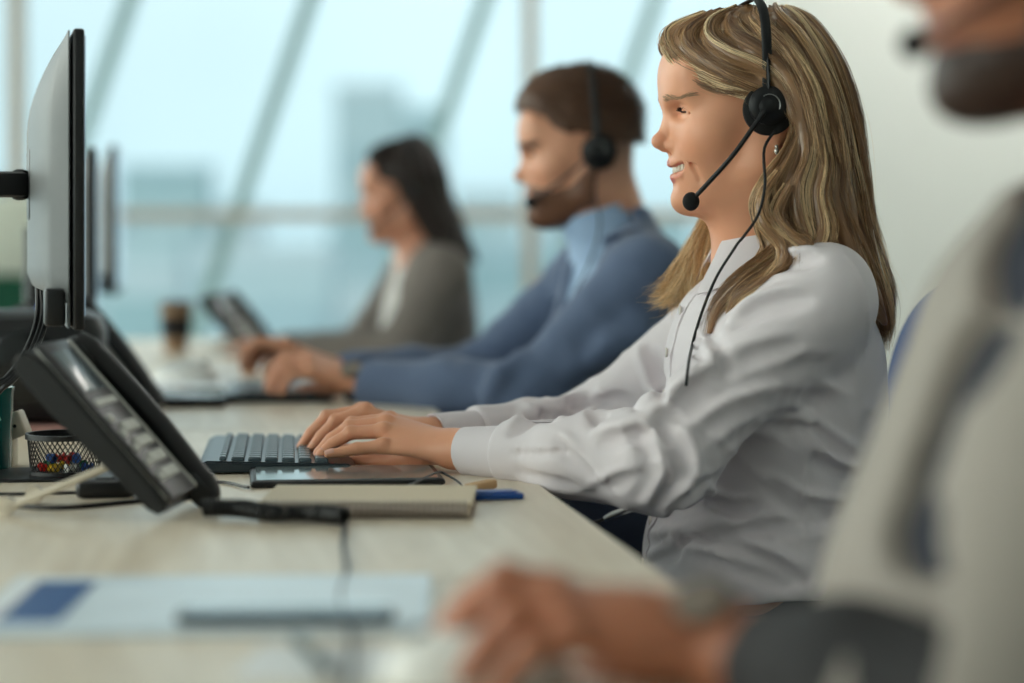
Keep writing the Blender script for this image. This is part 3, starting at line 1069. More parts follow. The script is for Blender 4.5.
# --- partition behind, cream over green
r = empty('partition_screen', (-2.2, 6.6, 0), 0, 'freestanding cream screen with a dark green lower band, far left behind the monitors', 'screen')
bpy.context.view_layer.update()
a = at(-80, 195, 6.6); b = at(52, 275, 6.6)
MB().box(((a[0] + b[0]) / 2, 6.6, (a[2] + b[2]) / 2), (b[0] - a[0], .05, a[2] - b[2]), bev=.01).build('upper_panel', mat('cream_fabric', srgb(214, 216, 200), .9, bump=.2, bscale=500), r, smooth=True)
MB().box(((a[0] + b[0]) / 2, 6.6, b[2] / 2 + .05), (b[0] - a[0], .05, b[2] - .1), bev=.01).build('lower_panel', mat('green_fabric', srgb(16, 74, 52), .9, bump=.2, bscale=500), r, smooth=True)
for x in (a[0] + .05, b[0] - .05): MB().box((x, 6.6, .055), (.05, .35, .11), bev=.01).build('foot', black_pl, r, smooth=True)


# --- desk phones
def phone(label, lit=False):
    """local: x+ towards the user, y+ away from the lens, origin on the desk under the front edge; face leans back"""
    root = empty('desk_phone', (0, 0, 0), 0, label, 'desk phone', 'black desk phones')
    bpy.context.view_layer.update()
    a = math.radians(48)
    R = np.stack([V3(-math.cos(a), 0, math.sin(a)), V3(0, 1, 0), V3(-math.sin(a), 0, -math.cos(a)) * -1], 1)     # x up the slope, y width, z outwards
    o = V3(.0, 0, .018)
    def p(u, v, w): return o + R @ V3(u, -v, w)
    L_ = .225
    # body: side profile extruded over the width
    prof = [(-.006, -.010), (.004, -.018), (.06, -.022), (.16, -.030), (.222, -.030), (.232, -.018), (.228, -.002), (.20, .004), (.02, .004), (-.004, .000)]
    mb = MB(); n_ = len(prof)
    mb.v = [tuple(p(u, -.090, w)) for u, w in prof] + [tuple(p(u, .105, w)) for u, w in prof]
    mb.f = [tuple(range(n_)), tuple(range(2 * n_ - 1, n_ - 1, -1))] + [(i, i + n_, (i + 1) % n_ + n_, (i + 1) % n_) for i in range(n_)]
    mb.build('phone_body', black_pl, root, bevel=.004, seg=3, world=False)
    MB().box(p(.112, .040, .006), (.222, .118, .006), R, bev=.0028).box(p(.112, -.028, .009), (.222, .006, .008), R, bev=.0025).build('trim_and_highlight', lgrey_pl, root, smooth=True, world=False)  # narrow pale strip paints the highlight beside the handset
    MB().box(p(.112, .041, .0085), (.226, .122, .0066), R, bev=.0028).build('face_plate', black_pl, root, smooth=True, world=False)
    dm = mat('phone_display_lit', srgb(120, 140, 220), .2, emis=srgb(110, 130, 225), estr=1.4) if lit else mat('phone_display', srgb(120, 132, 138), .15)
    MB().box(p(.180, .040, .0125), (.058, .092, .002), R, bev=.0009).build('display', dm, root, smooth=True, world=False)
    km = mat('phone_key', srgb(212, 214, 206), .4)
    for i in range(4):
        for j in range(3):
            MB().box(p(.030 + .0225 * i, .012 + .023 * j, .0135), (.0140, .0170, .005), R, bev=.002).build('key', km, root, smooth=True, world=False)
    for i in range(5):
        MB().box(p(.028 + .021 * i, .082, .0130), (.010, .014, .004), R, bev=.0015).build('side_key', km, root, smooth=True, world=False)
    for i in range(4):
        MB().box(p(.135, .005 + .0235 * i, .0125), (.009, .017, .003), R, bev=.001).build('soft_key', km, root, smooth=True, world=False)
    # handset, on the side nearest the lens
    pts = [p(-.014, -.058, .004), p(.000, -.058, .012), p(.07, -.058, .018), (p(.115, -.058, .019)), p(.16, -.058, .018), p(.200, -.058, .015), p(.216, -.058, .008)]
    mb = MB().tube(spline(pts, 30), [.021] * 3 + [.020] * 3 + [.017] * 18 + [.020] * 3 + [.021] * 3, 16, flat=.8, up=R[:, 2])
    hs = mb.build('handset', black_pl, root, smooth=True, world=False)
    for u in (.000, .202):
        MB().lathe(p(u, -.058, -.006), [(0, 0), (.026, 0), (.027, .012), (.022, .022), (0, .022)], 24, R).build('handset_cap', black_pl, hs, smooth=True, world=False)
    MB().lathe(p(-.022, -.058, .012), [(0, -.004), (.006, -.004), (.006, .002), (0, .002)], 16, frame(R[:, 0])[:, [1, 2, 0]]).build('cord_socket', lgrey_pl, hs, smooth=True, world=False)
    # stand leg behind
    tp = p(.075, -.03, -.024)
    for y in (-.055, .065):
        tpy = V3(tp[0], y, tp[2])
        mbx = MB().box((tpy + V3(-.190, y, .007)) / 2 + V3(-.0, 0, 0), (np.linalg.norm(tpy - V3(-.190, y, .007)), .016, .008), frame(tpy - V3(-.190, y, .007), (0, 0, 1)), bev=.003)
        mbx.lathe((-.190, y - .008, .0105), [(0, 0), (.010, 0), (.010, .016), (0, .016)], 16, frame((0, 0, 1), (0, 1, 0)))
        mbx.build('stand_leg', cream_pl, root, smooth=True, world=False)
    return root


def yawed(o, x, y, z, rz):
    o.location = (x, y, z); o.rotation_euler = (0, 0, math.radians(rz)); return o


ph = phone('black desk phone leaning on a cream stand, nearest the lens')
ph2 = phone('black desk phone with a lit blue display behind the nearest monitor', lit=True)
q = on_desk(170, 524); yawed(ph, q[0], q[1] + .09, DZ, -5); ph.scale = (.87, .74, .87)
q = on_desk(122, 418); yawed(ph2, q[0], q[1] + .08, DZ, -20); ph2.scale = (.9,) * 3
ph3 = copy_tree(ph); ph3['label'] = 'small blurred desk phone beside the far woman\'s hand'
q = on_desk(262, 354); yawed(ph3, q[0], q[1], DZ, -20); ph3.scale = (.72,) * 3

# coiled cord of the nearest phone
a = on_desk(203, 508, .012); b = on_desk(345, 516, .010)
path = spline([a, a * .75 + b * .25 + V3(0, .012, 0), a * .5 + b * .5 + V3(0, -.006, 0), a * .2 + b * .8 + V3(0, .006, 0), b], 600)
T = np.gradient(path, axis=0); T /= np.linalg.norm(T, axis=1, keepdims=True)
up = np.tile(V3(0, 0, 1), (600, 1)); side = np.cross(T, up)
th = np.linspace(0, 2 * math.pi * 34, 600)[:, None]
helix = path + .0072 * (np.cos(th) * up + np.sin(th) * side)
tag(MB().tube(list(helix), .0019, 6).build('coiled_phone_cord', black_pl, None, smooth=True), 'black coiled phone cord stretched over the desk beside the spiral notebook', 'cord')

# --- keyboards
key_m = mat('keyboard_key', srgb(66, 80, 86), .30); kb_m = mat('keyboard_body', srgb(38, 48, 54), .30)
key_l = mat('keyboard_key_light', srgb(205, 207, 206), .4); kbl_m = mat('keyboard_body_light', srgb(222, 222, 218), .4)
def keyboard(label, km, bm):
    """local x = depth (+ towards the user), y = length"""
    root = empty('keyboard', (0, 0, 0), 0, label, 'keyboard', 'keyboards on the desks')
    Lk, Dk = .31, .178
    prof = [(-Dk / 2, .0), (-Dk / 2, .009), (-Dk / 2 + .010, .0135), (Dk / 2 - .010, .0085), (Dk / 2, .004), (Dk / 2, 0)]
    mb = MB(); n_ = len(prof)
    mb.v = [(x, -Lk / 2, z + .002) for x, z in prof] + [(x, Lk / 2, z + .002) for x, z in prof]
    mb.f = [tuple(range(n_)), tuple(range(2 * n_ - 1, n_ - 1, -1))] + [(i, i + n_, (i + 1) % n_ + n_, (i + 1) % n_) for i in range(n_)]
    mb.build('keyboard_body', bm, root, bevel=.003, seg=2, world=False)
    sl = math.atan2(.005, Dk)
    kme = None
    R = rot('Y', math.degrees(sl))
    rows = [(-.062, 12, .008), (-.045, 15, .0155), (-.026, 14, .0155), (-.007, 13, .0155), (.012, 12, .0155), (.031, 11, .0155), (.050, 7, .0155)]
    cnt = 0
    for (x, n_, dk) in rows:
        y0, y1 = -.146, .146
        wd = (y1 - y0) / n_
        for i in range(n_):
            y = y0 + wd * (i + .5); w2 = wd - .003
            if n_ == 9: w2 = wd - .003
            z = .0130 + .005 * (-(x) / Dk) + .0020
            key = (round(w2, 4), dk)
            if not hasattr(keyboard, 'c'): keyboard.c = {}
            if (key, km.name) in keyboard.c:
                o = keyboard.c[(key, km.name)].copy(); COL.objects.link(o); o.parent = root; o.location = (x, y, z)
            else:
                o = MB().box((0, 0, 0), (dk, w2, .0052), R, bev=.0016, taper=.88).build('key', km, root, smooth=True, world=False); o.location = (x, y, z)
                keyboard.c[(key, km.name)] = o
    return root


kb = keyboard('dark teal keyboard under the blonde woman\'s fingers', key_m, kb_m)
c = V3(*on_desk(250, 472)); kb.location = (-.281, 2.385 + .155, DZ); kb.rotation_euler[2] = math.radians(6)
kb2 = copy_tree(kb); kb2['label'] = 'black keyboard under the blue blazer man\'s hand'
q = on_desk(262, 408); yawed(kb2, q[0], q[1] + .24, DZ, 6)
kb3 = copy_tree(kb); kb3['label'] = 'blurred keyboard before the far woman'
q = on_desk(262, 366); yawed(kb3, q[0] + .02, q[1] + .45, DZ, 8)


# --- computer mice
def mouse(label, m, loc, rz=0, wheel=True):
    S = SDF().u(ell((0, 0, .004), (.058, .031, .034))); S.cut(lambda p: .001 - p[:, 2])
    S.sub(rcone((-.060, 0, .034), (-.012, 0, .0395), .0012), .002)
    root = empty('computer_mouse', (0, 0, 0), 0, label, 'computer mouse')
    o = sdf_obj('mouse_shell', S, (-.064, -.036, -.003), (.064, .036, .042), .0022, m, root)
    MB().lathe((-.034, 0, .0290), [(0, -.003), (.0075, -.003), (.0075, .003), (0, .003)], 18, frame((0, 0, 1), (0, 1, 0))).build('scroll_wheel', grey_pl, root, smooth=True, world=False)
    root.location = loc; root.rotation_euler[2] = rz
    return root


# --- notebook
nb_r = empty('spiral_notebook', on_desk(362, 505), 0, 'spiral-bound notebook with a sandy cover, its coil towards the lens', 'notebook')
bpy.context.view_layer.update()
A = on_desk(258, 519); B = on_desk(470, 519.5); C_ = on_desk(459, 488, .013)
xd = unit(V3(B[0] - A[0], B[1] - A[1], 0)); yd = V3(-xd[1], xd[0], 0); Ln = np.linalg.norm((B - A)[:2])
R = np.stack([xd, yd, V3(0, 0, 1)], 1); o0 = V3(A[0], A[1], DZ) + yd * .003
MB().box(o0 + xd * Ln / 2 + yd * .077 + V3(0, 0, .0068), (Ln, .146, .0116), R).build('pages', mat('notebook_pages', srgb(206, 190, 172), .85, bump=.5, bscale=1500), nb_r)
MB().box(o0 + xd * Ln / 2 + yd * .077 + V3(0, 0, .0134), (Ln + .003, .150, .0016), R).build('front_cover', mat('notebook_cover', srgb(206, 190, 162), .6), nb_r)
MB().box(o0 + xd * Ln / 2 + yd * .077 + V3(0, 0, .0006), (Ln + .003, .150, .0012), R).build('back_cover', mat('brown_card', srgb(110, 84, 66), .8), nb_r)
mb = MB()
for i in range(36):
    c = o0 + xd * (.006 + i * (Ln - .012) / 35) + yd * .003 + V3(0, 0, .0084)
    mb.tube([c + yd * .0070 * math.cos(t) + V3(0, 0, 1) * .0080 * math.sin(t) + xd * .0012 * t / 6.3 for t in np.linspace(0, 2 * math.pi * .97, 14)], .0012, 6)
tag(mb.build('wire_coil', mat('coil_metal', srgb(120, 112, 108), .3, metal=.9), nb_r, smooth=True))
# --- tablet
a, b = on_desk(250, 489), on_desk(446, 486)
r = empty('tablet', ((a + b) / 2), 0, 'thin black glossy tablet lying between the notebook and the wrists', 'tablet')
bpy.context.view_layer.update()
xd2 = unit(V3(b[0] - a[0], b[1] - a[1], 0)); R = np.stack([xd2, V3(-xd2[1], xd2[0], 0), V3(0, 0, 1)], 1)
c = V3(*((a + b) / 2)) + R[:, 1] * .073; c[2] = DZ + .004
MB().box(c, (np.linalg.norm(b - a), .142, .0076), R, bev=.0035).build('case', black_pl, r, smooth=True)
MB().box(c + V3(0, 0, .0041), (np.linalg.norm(b - a) - .014, .128, .0006), R).build('glass', mat('tablet_glass', srgb(110, 122, 122), .10, spec=.8), r)
# small things by the wrist
bl = mat('royal_blue_plastic', srgb(20, 74, 150), .35); wd2 = mat('raw_wood', srgb(196, 158, 112), .6)
a = on_desk(497, 500)
r = tag(MB().box(a + V3(0, .012, .0035), (.050, .032, .006), rot('Z', 12), bev=.0015).box(a + V3(-.002, .012, .0072), (.040, .022, .002), rot('Z', 12), bev=.0008).build('blue_card_case', bl, None, smooth=True), 'small blue card case beside the white cuff', 'case')
a = on_desk(488, 494)
tag(MB().box(a + V3(-.008, .024, .0055), (.050, .014, .009), rot('Z', 62), bev=.002).box(a + V3(-.001, .036, .0048), (.010, .012, .0085), rot('Z', 62), bev=.001).build('wooden_clip', wd2, None, smooth=True), 'little wooden clip lying next to the blue card case', 'clip')
# --- loose cables over the desk
def cable(pts, label, rad=.0017, name='desk_cable', m=black_pl):
    return tag(MB().tube(spline(pts, 60), rad, 8).build(name, m, None, smooth=True), label, 'cable')
z = .0018
cable([on_desk(250, 486, .003) + V3(0, -.012, 0), on_desk(215, 482, z), on_desk(150, 488, z), on_desk(90, 492, z), on_desk(0, 494, z), on_desk(-60, 492, z)], 'thin black cable running left from the tablet behind the desk phone')
cable([on_desk(455, 500, z), on_desk(462, 486, z), on_desk(445, 474, .011), on_desk(436, 473, .0135), on_desk(412, 484, .0115), on_desk(398, 490, .0115)], 'thin black cable looped over the tablet below the wrist', .0013)
cable([on_desk(345, 520, z), on_desk(343, 545, z), on_desk(346, 570, z), on_desk(340, 600, z), on_desk(352, 640, z), on_desk(345, 700, z)], 'thin dark cable running towards the lens over bare desk', .0022)
cable([on_desk(0, 505, z), on_desk(60, 508, z), on_desk(130, 502, z), on_desk(180, 498, z), on_desk(215, 499, z)], 'black cable crossing under the nearest desk phone', .0030)

# --- wire mesh basket with push pins
q = on_desk(57, 481); bc = V3(q[0], q[1] + .043, DZ + .004)
tag(MB().box((bc[0] - .010, bc[1] + .005, DZ + .002), (.175, .120, .004), rot('Z', 8), bev=.0015).build('black_tray', black_pl, None, smooth=True), 'flat black tray under the mesh basket', 'tray')
r = empty('mesh_basket', bc, 0, 'black wire-mesh basket holding coloured push pins', 'basket')
bpy.context.view_layer.update()
ra, rb_, hb = .038, .0415, .043
MB().lathe(bc, [(rb_ - .001, hb - .004), (rb_ + .0025, hb - .004), (rb_ + .0025, hb + .002), (rb_ - .001, hb + .002), (rb_ - .001, hb - .004)], 48).build('rim', black_pl, r, smooth=True)
MB().lathe(bc, [(0, 0), (ra + .001, 0), (ra + .001, .004), (0, .002)], 48).build('base', black_pl, r, smooth=True)
mb = MB()
for s in (1, -1):
    for i in range(44):
        a0 = 2 * math.pi * i / 44
        mb.tube([bc + V3((ra + (rb_ - ra) * t) * math.cos(a0 + s * t * .62), (ra + (rb_ - ra) * t) * math.sin(a0 + s * t * .62), .003 + t * (hb - .005)) for t in np.linspace(0, 1, 7)], .0005, 4, caps=False)
tag(mb.build('wire_mesh', black_pl, r), kind=None)
PINC = {'red': (196, 40, 36), 'blue': (40, 84, 160), 'yellow': (226, 186, 44), 'green': (36, 120, 74), 'white': (226, 226, 222)}
rr = random.Random(5); n_ = 0
steel = mat('pin_steel', srgb(190, 190, 190), .25, metal=1)
for colr in ['red', 'red', 'red', 'blue', 'blue', 'blue', 'yellow', 'yellow', 'green', 'green', 'white', 'white', 'red', 'blue']:
    a0 = n_ * 2.399; rad = .027 * math.sqrt((n_ + .5) / 14)
    lvl = .0075 + .0095 * (n_ < 6)
    c = bc + V3(rad * math.cos(a0), rad * math.sin(a0), lvl)
    pr = empty('push_pin', c, 0, '%s push pin inside the black mesh basket' % colr, 'push pin', '%s push pins in the basket' % colr)
    bpy.context.view_layer.update()
    d = unit(V3(rr.uniform(-1, 1), rr.uniform(-1, 1), rr.uniform(-.15, .3))); Rp = frame(d)[:, [1, 2, 0]]
    pm = mat('push_pin_' + colr, srgb(*PINC[colr]), .3)
    MB().lathe(c - d * .005, [(0, 0), (.0052, 0), (.0052, .0016), (.0030, .0030), (.0027, .0080), (.0046, .0095), (.0046, .0108), (0, .0110)], 16, Rp).build('pin_head', pm, pr, smooth=True)
    MB().tube([c + d * .005, c + d * .012], [.0005, .0002], 6).build('pin_point', steel, pr)
    n_ += 1
# teal mug and cream clamp at the left edge
q = on_desk(-26, 474); mc = V3(q[0], q[1] + .03, DZ)
r = empty('mug', mc, 0, 'teal mug with a pale curved mark, cut by the left edge of the picture', 'mug'); bpy.context.view_layer.update()
teal = mat('teal_glaze', srgb(14, 86, 84), .2)
MB().lathe(mc, [(0, .0), (.030, .0), (.034, .004), (.037, .09), (.0385, .096), (.036, .096), (.034, .090), (.031, .008), (0, .006)], 40).build('mug_body', teal, r, smooth=True)
MB().tube(spline([mc + V3(-.033, 0, .078), mc + V3(-.058, 0, .078), mc + V3(-.064, 0, .050), mc + V3(-.052, 0, .022), mc + V3(-.032, 0, .020)], 20), .0045, 10).build('handle', teal, r, smooth=True)
pts = [mc + V3(.0378 * math.cos(t), .0378 * math.sin(t), .058 + .014 * math.sin((t + 1.25) * 6)) for t in np.linspace(-1.75, -.75, 16)]
MB().tube(pts, .0022, 8).build('mark', mat('pale_glaze', srgb(120, 190, 184), .3), r, smooth=True)
q = on_desk(4, 468); cc = V3(q[0], q[1] + .02, DZ)
r = empty('desk_clamp', cc, 0, 'cream plastic holder with a screw hole, left of the mesh basket', 'holder'); bpy.context.view_layer.update()
MB().box(cc + V3(0, 0, .016), (.018, .03, .032), bev=.003).build('stem', cream_pl, r, smooth=True)
hc = at(16, 425, q[1] + .01)
MB().box(hc, (.024, .030, .030), rot('Y', -22), bev=.003).build('head_block', cream_pl, r, smooth=True)
MB().lathe(hc + V3(.002, -.0145, .0), [(0, 0), (.0022, 0), (.0022, .0014), (0, .0014)], 12, frame((0, 0, 1), (0, -1, 0))).build('screw', black_pl, r, smooth=True)
# black equipment box in the dark corner behind the phone, pink folder underneath
q = on_desk(40, 431, .004)
tag(MB().box(V3(q[0] - .06, q[1] + .12, DZ + .004), (.32, .24, .008), rot('Z', 8), bev=.002).build('folder', mat('dusty_pink_card', srgb(176, 132, 124), .7), None, smooth=True), 'dusty pink folder under the black box behind the phone', 'folder')
r = empty('speaker_box', (q[0] - .06, q[1] + .12, DZ + .008), 0, 'black rounded box standing behind the nearest desk phone', 'box'); bpy.context.view_layer.update()
MB().box(V3(q[0] - .035, q[1] + .12, DZ + .008 + .078), (.20, .16, .156), rot('Z', 8), bev=.03).build('box_body', black_pl, r, smooth=True)
MB().lathe(V3(q[0] - .03, q[1] + .035, DZ + .09), [(0, 0), (.045, 0), (.05, .004), (.045, .006), (.01, .003), (0, .004)], 30, frame((0, 0, 1), (0, -1, 0))).build('speaker_cone', black_gl, r, smooth=True)
q = on_desk(100, 500)
r = empty('headset_controller', (q[0], q[1], DZ), 0, 'black cable control box lying under the phone stand', 'control box'); bpy.context.view_layer.update()
MB().box(V3(q[0], q[1] + .03, DZ + .009), (.060, .040, .018), rot('Z', 10), bev=.006).build('control_body', black_pl, r, smooth=True)
MB().box(V3(q[0], q[1] + .03, DZ + .019), (.020, .014, .003), rot('Z', 10), bev=.001).build('control_key', grey_pl, r, smooth=True)

# --- papers, cup and mice further along
def sheets(q, w, d, rz, label, n=1, m=paper_m, name='paper_sheet', group=None):
    mb = MB()
    for i in range(n):
        mb.box(V3(q[0], q[1], DZ + .0006 + .0012 * i), (w, d, .0009), rot('Z', rz + 2.2 * math.sin(i * 2.1)))
    return tag(mb.build(name, m), label, 'paper', group)
sheets(on_desk(190, 385), .21, .30, 12, 'white paper sheet left of the blue blazer man\'s keyboard')
sheets(on_desk(150, 392), .18, .26, 25, 'white paper sheet behind the lit phone').location[2] = .0012
sheets(on_desk(240, 372), .30, .18, 4, 'white paper sheet under the far woman\'s phone').location[2] = .0024
tag(sheets(on_desk(282, 376), .16, .12, 10, 'tan folder beside the blue blazer man\'s hand', m=mat('tan_card', srgb(206, 164, 124), .7), name='folder'), cat='folder').location[2] = .0036
q = on_desk(182, 408); r = empty('laptop', (q[0], q[1] + .13, DZ), 0, 'closed black laptop beside the lit phone', 'laptop'); bpy.context.view_layer.update()
MB().box(V3(q[0], q[1] + .12, DZ + .006), (.10, .24, .010), rot('Z', 8), bev=.003).build('laptop_base', black_pl, r, smooth=True)
MB().box(V3(q[0], q[1] + .12, DZ + .0135), (.10, .24, .004), rot('Z', 8), bev=.0015).build('laptop_lid', black_gl, r, smooth=True)
mouse('white computer mouse on the papers behind the lit phone', white_pl, (*on_desk(186, 392)[:2], DZ + .016 + .002), 2.9)
q = on_desk(176, 352); r = empty('paper_cup', (q[0], q[1], DZ), 0, 'takeaway coffee cup with a black lid and sleeve near the window', 'cup'); bpy.context.view_layer.update()
MB().lathe((q[0], q[1], DZ), [(0, 0), (.026, 0), (.0265, .002), (.0365, .108), (0, .108)], 36).build('cup_body', mat('kraft_cup', srgb(150, 120, 92), .7), r, smooth=True)
MB().lathe((q[0], q[1], DZ), [(.0300, .034), (.0318, .034), (.0362, .082), (.0345, .082)], 36).build('cup_sleeve', mat('dark_sleeve', srgb(30, 26, 26), .8), r, smooth=True)
MB().lathe((q[0], q[1], DZ), [(0, .114), (.030, .116), (.033, .118), (.036, .114), (.0385, .112), (.0385, .106), (.036, .106)], 36).build('cup_lid', mat('brown_lid', srgb(92, 76, 68), .5), r, smooth=True)

# --- foreground: printed leaflets, tablet edge, sheet and pen
a = on_desk(210, 606); r = empty('brochure', (a[0], a[1], DZ), 0, 'blurred pale blue and white brochure across the front of the desk', 'brochure'); bpy.context.view_layer.update()
R8 = rot('Z', 2)
MB().box(V3(a[0], a[1], DZ + .002), (.320, .235, .003), R8).build('pages', mat('pale_blue_print', srgb(214, 230, 240), .35, nscale=14, namp=.22), r)
b = on_desk(48, 606); MB().box(V3(b[0], b[1], DZ + .0038), (.044, .170, .0006), R8).build('blue_print', mat('blue_print', srgb(22, 80, 140), .4), r)
b = on_desk(10, 606); MB().box(V3(b[0], b[1], DZ + .0038), (.014, .20, .0006), R8).build('white_print', paper_m, r)
b = on_desk(285, 629); r2 = empty('smartphone', (b[0], b[1], DZ + .0036), 0, 'blurred dark smartphone lying on the brochure', 'smartphone'); bpy.context.view_layer.update()
MB().box(V3(b[0], b[1] + .008, DZ + .0078), (.150, .024, .0076), R8, bev=.003).build('case', black_pl, r2, smooth=True)
MB().box(V3(b[0], b[1] + .008, DZ + .0118), (.140, .018, .0006), R8).build('screen', mat('phone_screen_pale', srgb(150, 180, 196), .1), r2)
b = on_desk(360, 664); sheets(b, .145, .11, -4, 'blurred white sheet left of the foreground hand')
b = on_desk(310, 656); tag(MB().tube([b + V3(-.012, .030, .006), b + V3(.003, -.02, .006), b + V3(.018, -.075, .006)], .0042, 12).build('pen', mat('pen_dark_green', srgb(52, 66, 62), .3), None, smooth=True), 'blurred dark pen resting at the edge of the white sheet', 'pen')
mouse('white computer mouse under the foreground man\'s blurred hand', white_pl, (*at(478, 660, 1.265)[:2], DZ), .12)

# --- quick-disconnect of the headset lead hanging under the elbow
r = empty('headset_connector', at(625, 513, 2.5), 0, 'metal headset plug on a thin black lead hanging below the elbow', 'connector'); bpy.context.view_layer.update()
MB().tube([at(604, 519, 2.5), at(612, 515.5, 2.5), at(640, 505, 2.5), at(652, 500, 2.5)], [.0030, .0048, .0048, .0040], 14).build('plug', chrome, r, smooth=True)
MB().tube(spline([at(604, 519, 2.5), at(592, 523, 2.5), at(578, 524, 2.5), at(566, 528, 2.5), at(560, 545, 2.52), at(556, 600, 2.56)], 30), .0018, 8).build('lead', black_pl, r, smooth=True)

# --- sky
w = bpy.data.worlds.new('sky'); sc.world = w; w.use_nodes = True
nt = w.node_tree; N = nt.nodes; L = nt.links; bg = N['Background']
tc = N.new('ShaderNodeTexCoord'); sp = N.new('ShaderNodeSeparateXYZ'); L.new(tc.outputs['Generated'], sp.inputs[0])
rp = N.new('ShaderNodeValToRGB')
cr = rp.color_ramp; cr.elements[0].position = 0.0; cr.elements[0].color = (.50, .66, .72, 1)
cr.elements[1].position = 1.0; cr.elements[1].color = (.92, 1.0, 1.05, 1)
e = cr.elements.new(.49); e.color = (.50, .68, .74, 1)
e = cr.elements.new(.515); e.color = (.62, .80, .85, 1)
e = cr.elements.new(.56); e.color = (.70, .87, .91, 1)
e = cr.elements.new(.66); e.color = (.84, .97, 1.0, 1)
mr = N.new('ShaderNodeMapRange'); mr.inputs['From Min'].default_value = -1; mr.inputs['From Max'].default_value = 1
L.new(sp.outputs['Z'], mr.inputs['Value']); L.new(mr.outputs[0], rp.inputs[0])
# thin cloud variation
nn = N.new('ShaderNodeTexNoise'); nn.inputs['Scale'].default_value = 5; L.new(tc.outputs['Generated'], nn.inputs['Vector'])
mr2 = N.new('ShaderNodeMapRange'); mr2.inputs['To Min'].default_value = .86; mr2.inputs['To Max'].default_value = 1.14; L.new(nn.outputs['Fac'], mr2.inputs['Value'])
vm = N.new('ShaderNodeVectorMath'); vm.operation = 'SCALE'; L.new(rp.outputs[0], vm.inputs[0]); L.new(mr2.outputs[0], vm.inputs['Scale'])
# the hazy sun stands behind thin cloud on the left: that part of the sky is brighter
mr3 = N.new('ShaderNodeMapRange'); mr3.interpolation_type = 'SMOOTHSTEP'; mr3.inputs['From Min'].default_value = -.35; mr3.inputs['From Max'].default_value = -.85; mr3.inputs['To Min'].default_value = 1; mr3.inputs['To Max'].default_value = 4.3
L.new(sp.outputs['X'], mr3.inputs['Value'])
vm2 = N.new('ShaderNodeVectorMath'); vm2.operation = 'SCALE'; L.new(vm.outputs[0], vm2.inputs[0]); L.new(mr3.outputs[0], vm2.inputs['Scale'])
mxw = N.new('ShaderNodeMix'); mxw.data_type = 'RGBA'; mr4 = N.new('ShaderNodeMapRange'); mr4.inputs['From Min'].default_value = -.35; mr4.inputs['From Max'].default_value = -.7
L.new(sp.outputs['X'], mr4.inputs['Value']); L.new(mr4.outputs[0], mxw.inputs[0]); L.new(vm2.outputs[0], mxw.inputs[6])
vm3 = N.new('ShaderNodeVectorMath'); vm3.operation = 'MULTIPLY'; L.new(vm2.outputs[0], vm3.inputs[0]); vm3.inputs[1].default_value = (1.22, 1.0, .86)
L.new(vm3.outputs[0], mxw.inputs[7]); L.new(mxw.outputs[2], bg.inputs['Color']); bg.inputs['Strength'].default_value = 1.15
# ------------------------------------------------------------------ the woman in the white shirt
YW = 2.42
skin_w = mat('skin_fair', vcol=True, rough=.42, sss=.12, bump=.12, bscale=900, nscale=60, namp=.05)
SK = srgb(224, 160, 126); LIP = srgb(190, 98, 92)
shirt_m = mat('white_cotton', srgb(222, 214, 218), .72, sheen=.1, weave=.06)
trouser_m = mat('charcoal_trousers', srgb(48, 48, 50), .85, bump=.2, bscale=500)
shoe_m = mat('black_shoe_leather', srgb(25, 24, 24), .35)
eye_m = mat('eye_white', srgb(215, 208, 200), .15); iris_m = mat('iris_blue_grey', srgb(70, 84, 92), .15); pup_m = mat('pupil_black', (0.004,) * 3, .1)
teeth_m = mat('teeth_enamel', srgb(232, 222, 205), .18)
lash_m = mat('lash_dark', srgb(38, 26, 22), .6)


def eyes(h, parent, iris=iris_m):
    for s in (1, -1):
        c = V3(.0832, s * .031, .0052)
        e = MB().ball(h.w(*c), .0122 * h.k, 24).build('eyeball', eye_m, parent, smooth=True)
        g = unit(V3(.985, .02, -.02))
        R = frame(h.R @ g)[:, [1, 2, 0]]
        MB().lathe(h.w(*c), [(0, .0126 * h.k), (.0035 * h.k, .0121 * h.k), (.0058 * h.k, .0111 * h.k), (.0060 * h.k, .0100 * h.k)], 24, R).build('iris', iris, e, smooth=True)
        MB().lathe(h.w(*c), [(0, .0130 * h.k), (.0022 * h.k, .0127 * h.k), (.0023 * h.k, .0115 * h.k)], 16, R).build('pupil', pup_m, e, smooth=True)


def teeth(h, parent):
    # upper arch
    """upper row: eight separate teeth on an arch, one mesh"""
    mb = MB()
    for i in range(-5, 5):
        a = (i + .5) * .215
        w = .0042 if abs(i + .5) < 1 else .0036
        c = V3(.0785 + .0240 * math.cos(a), .0275 * math.sin(a), -.0585 + .0035 * abs(math.sin(a)) ** 2)
        R = np.stack([h.R @ V3(math.cos(a), math.sin(a), 0), h.R @ V3(-math.sin(a), math.cos(a), 0), h.R[:, 2]], 1)
        mb.box(h.w(*c), (.004 * h.k, w * 1.18 * h.k, .0098 * h.k), R, bev=.0012)
    mb.build('teeth', teeth_m, parent, smooth=True, sharp=60)


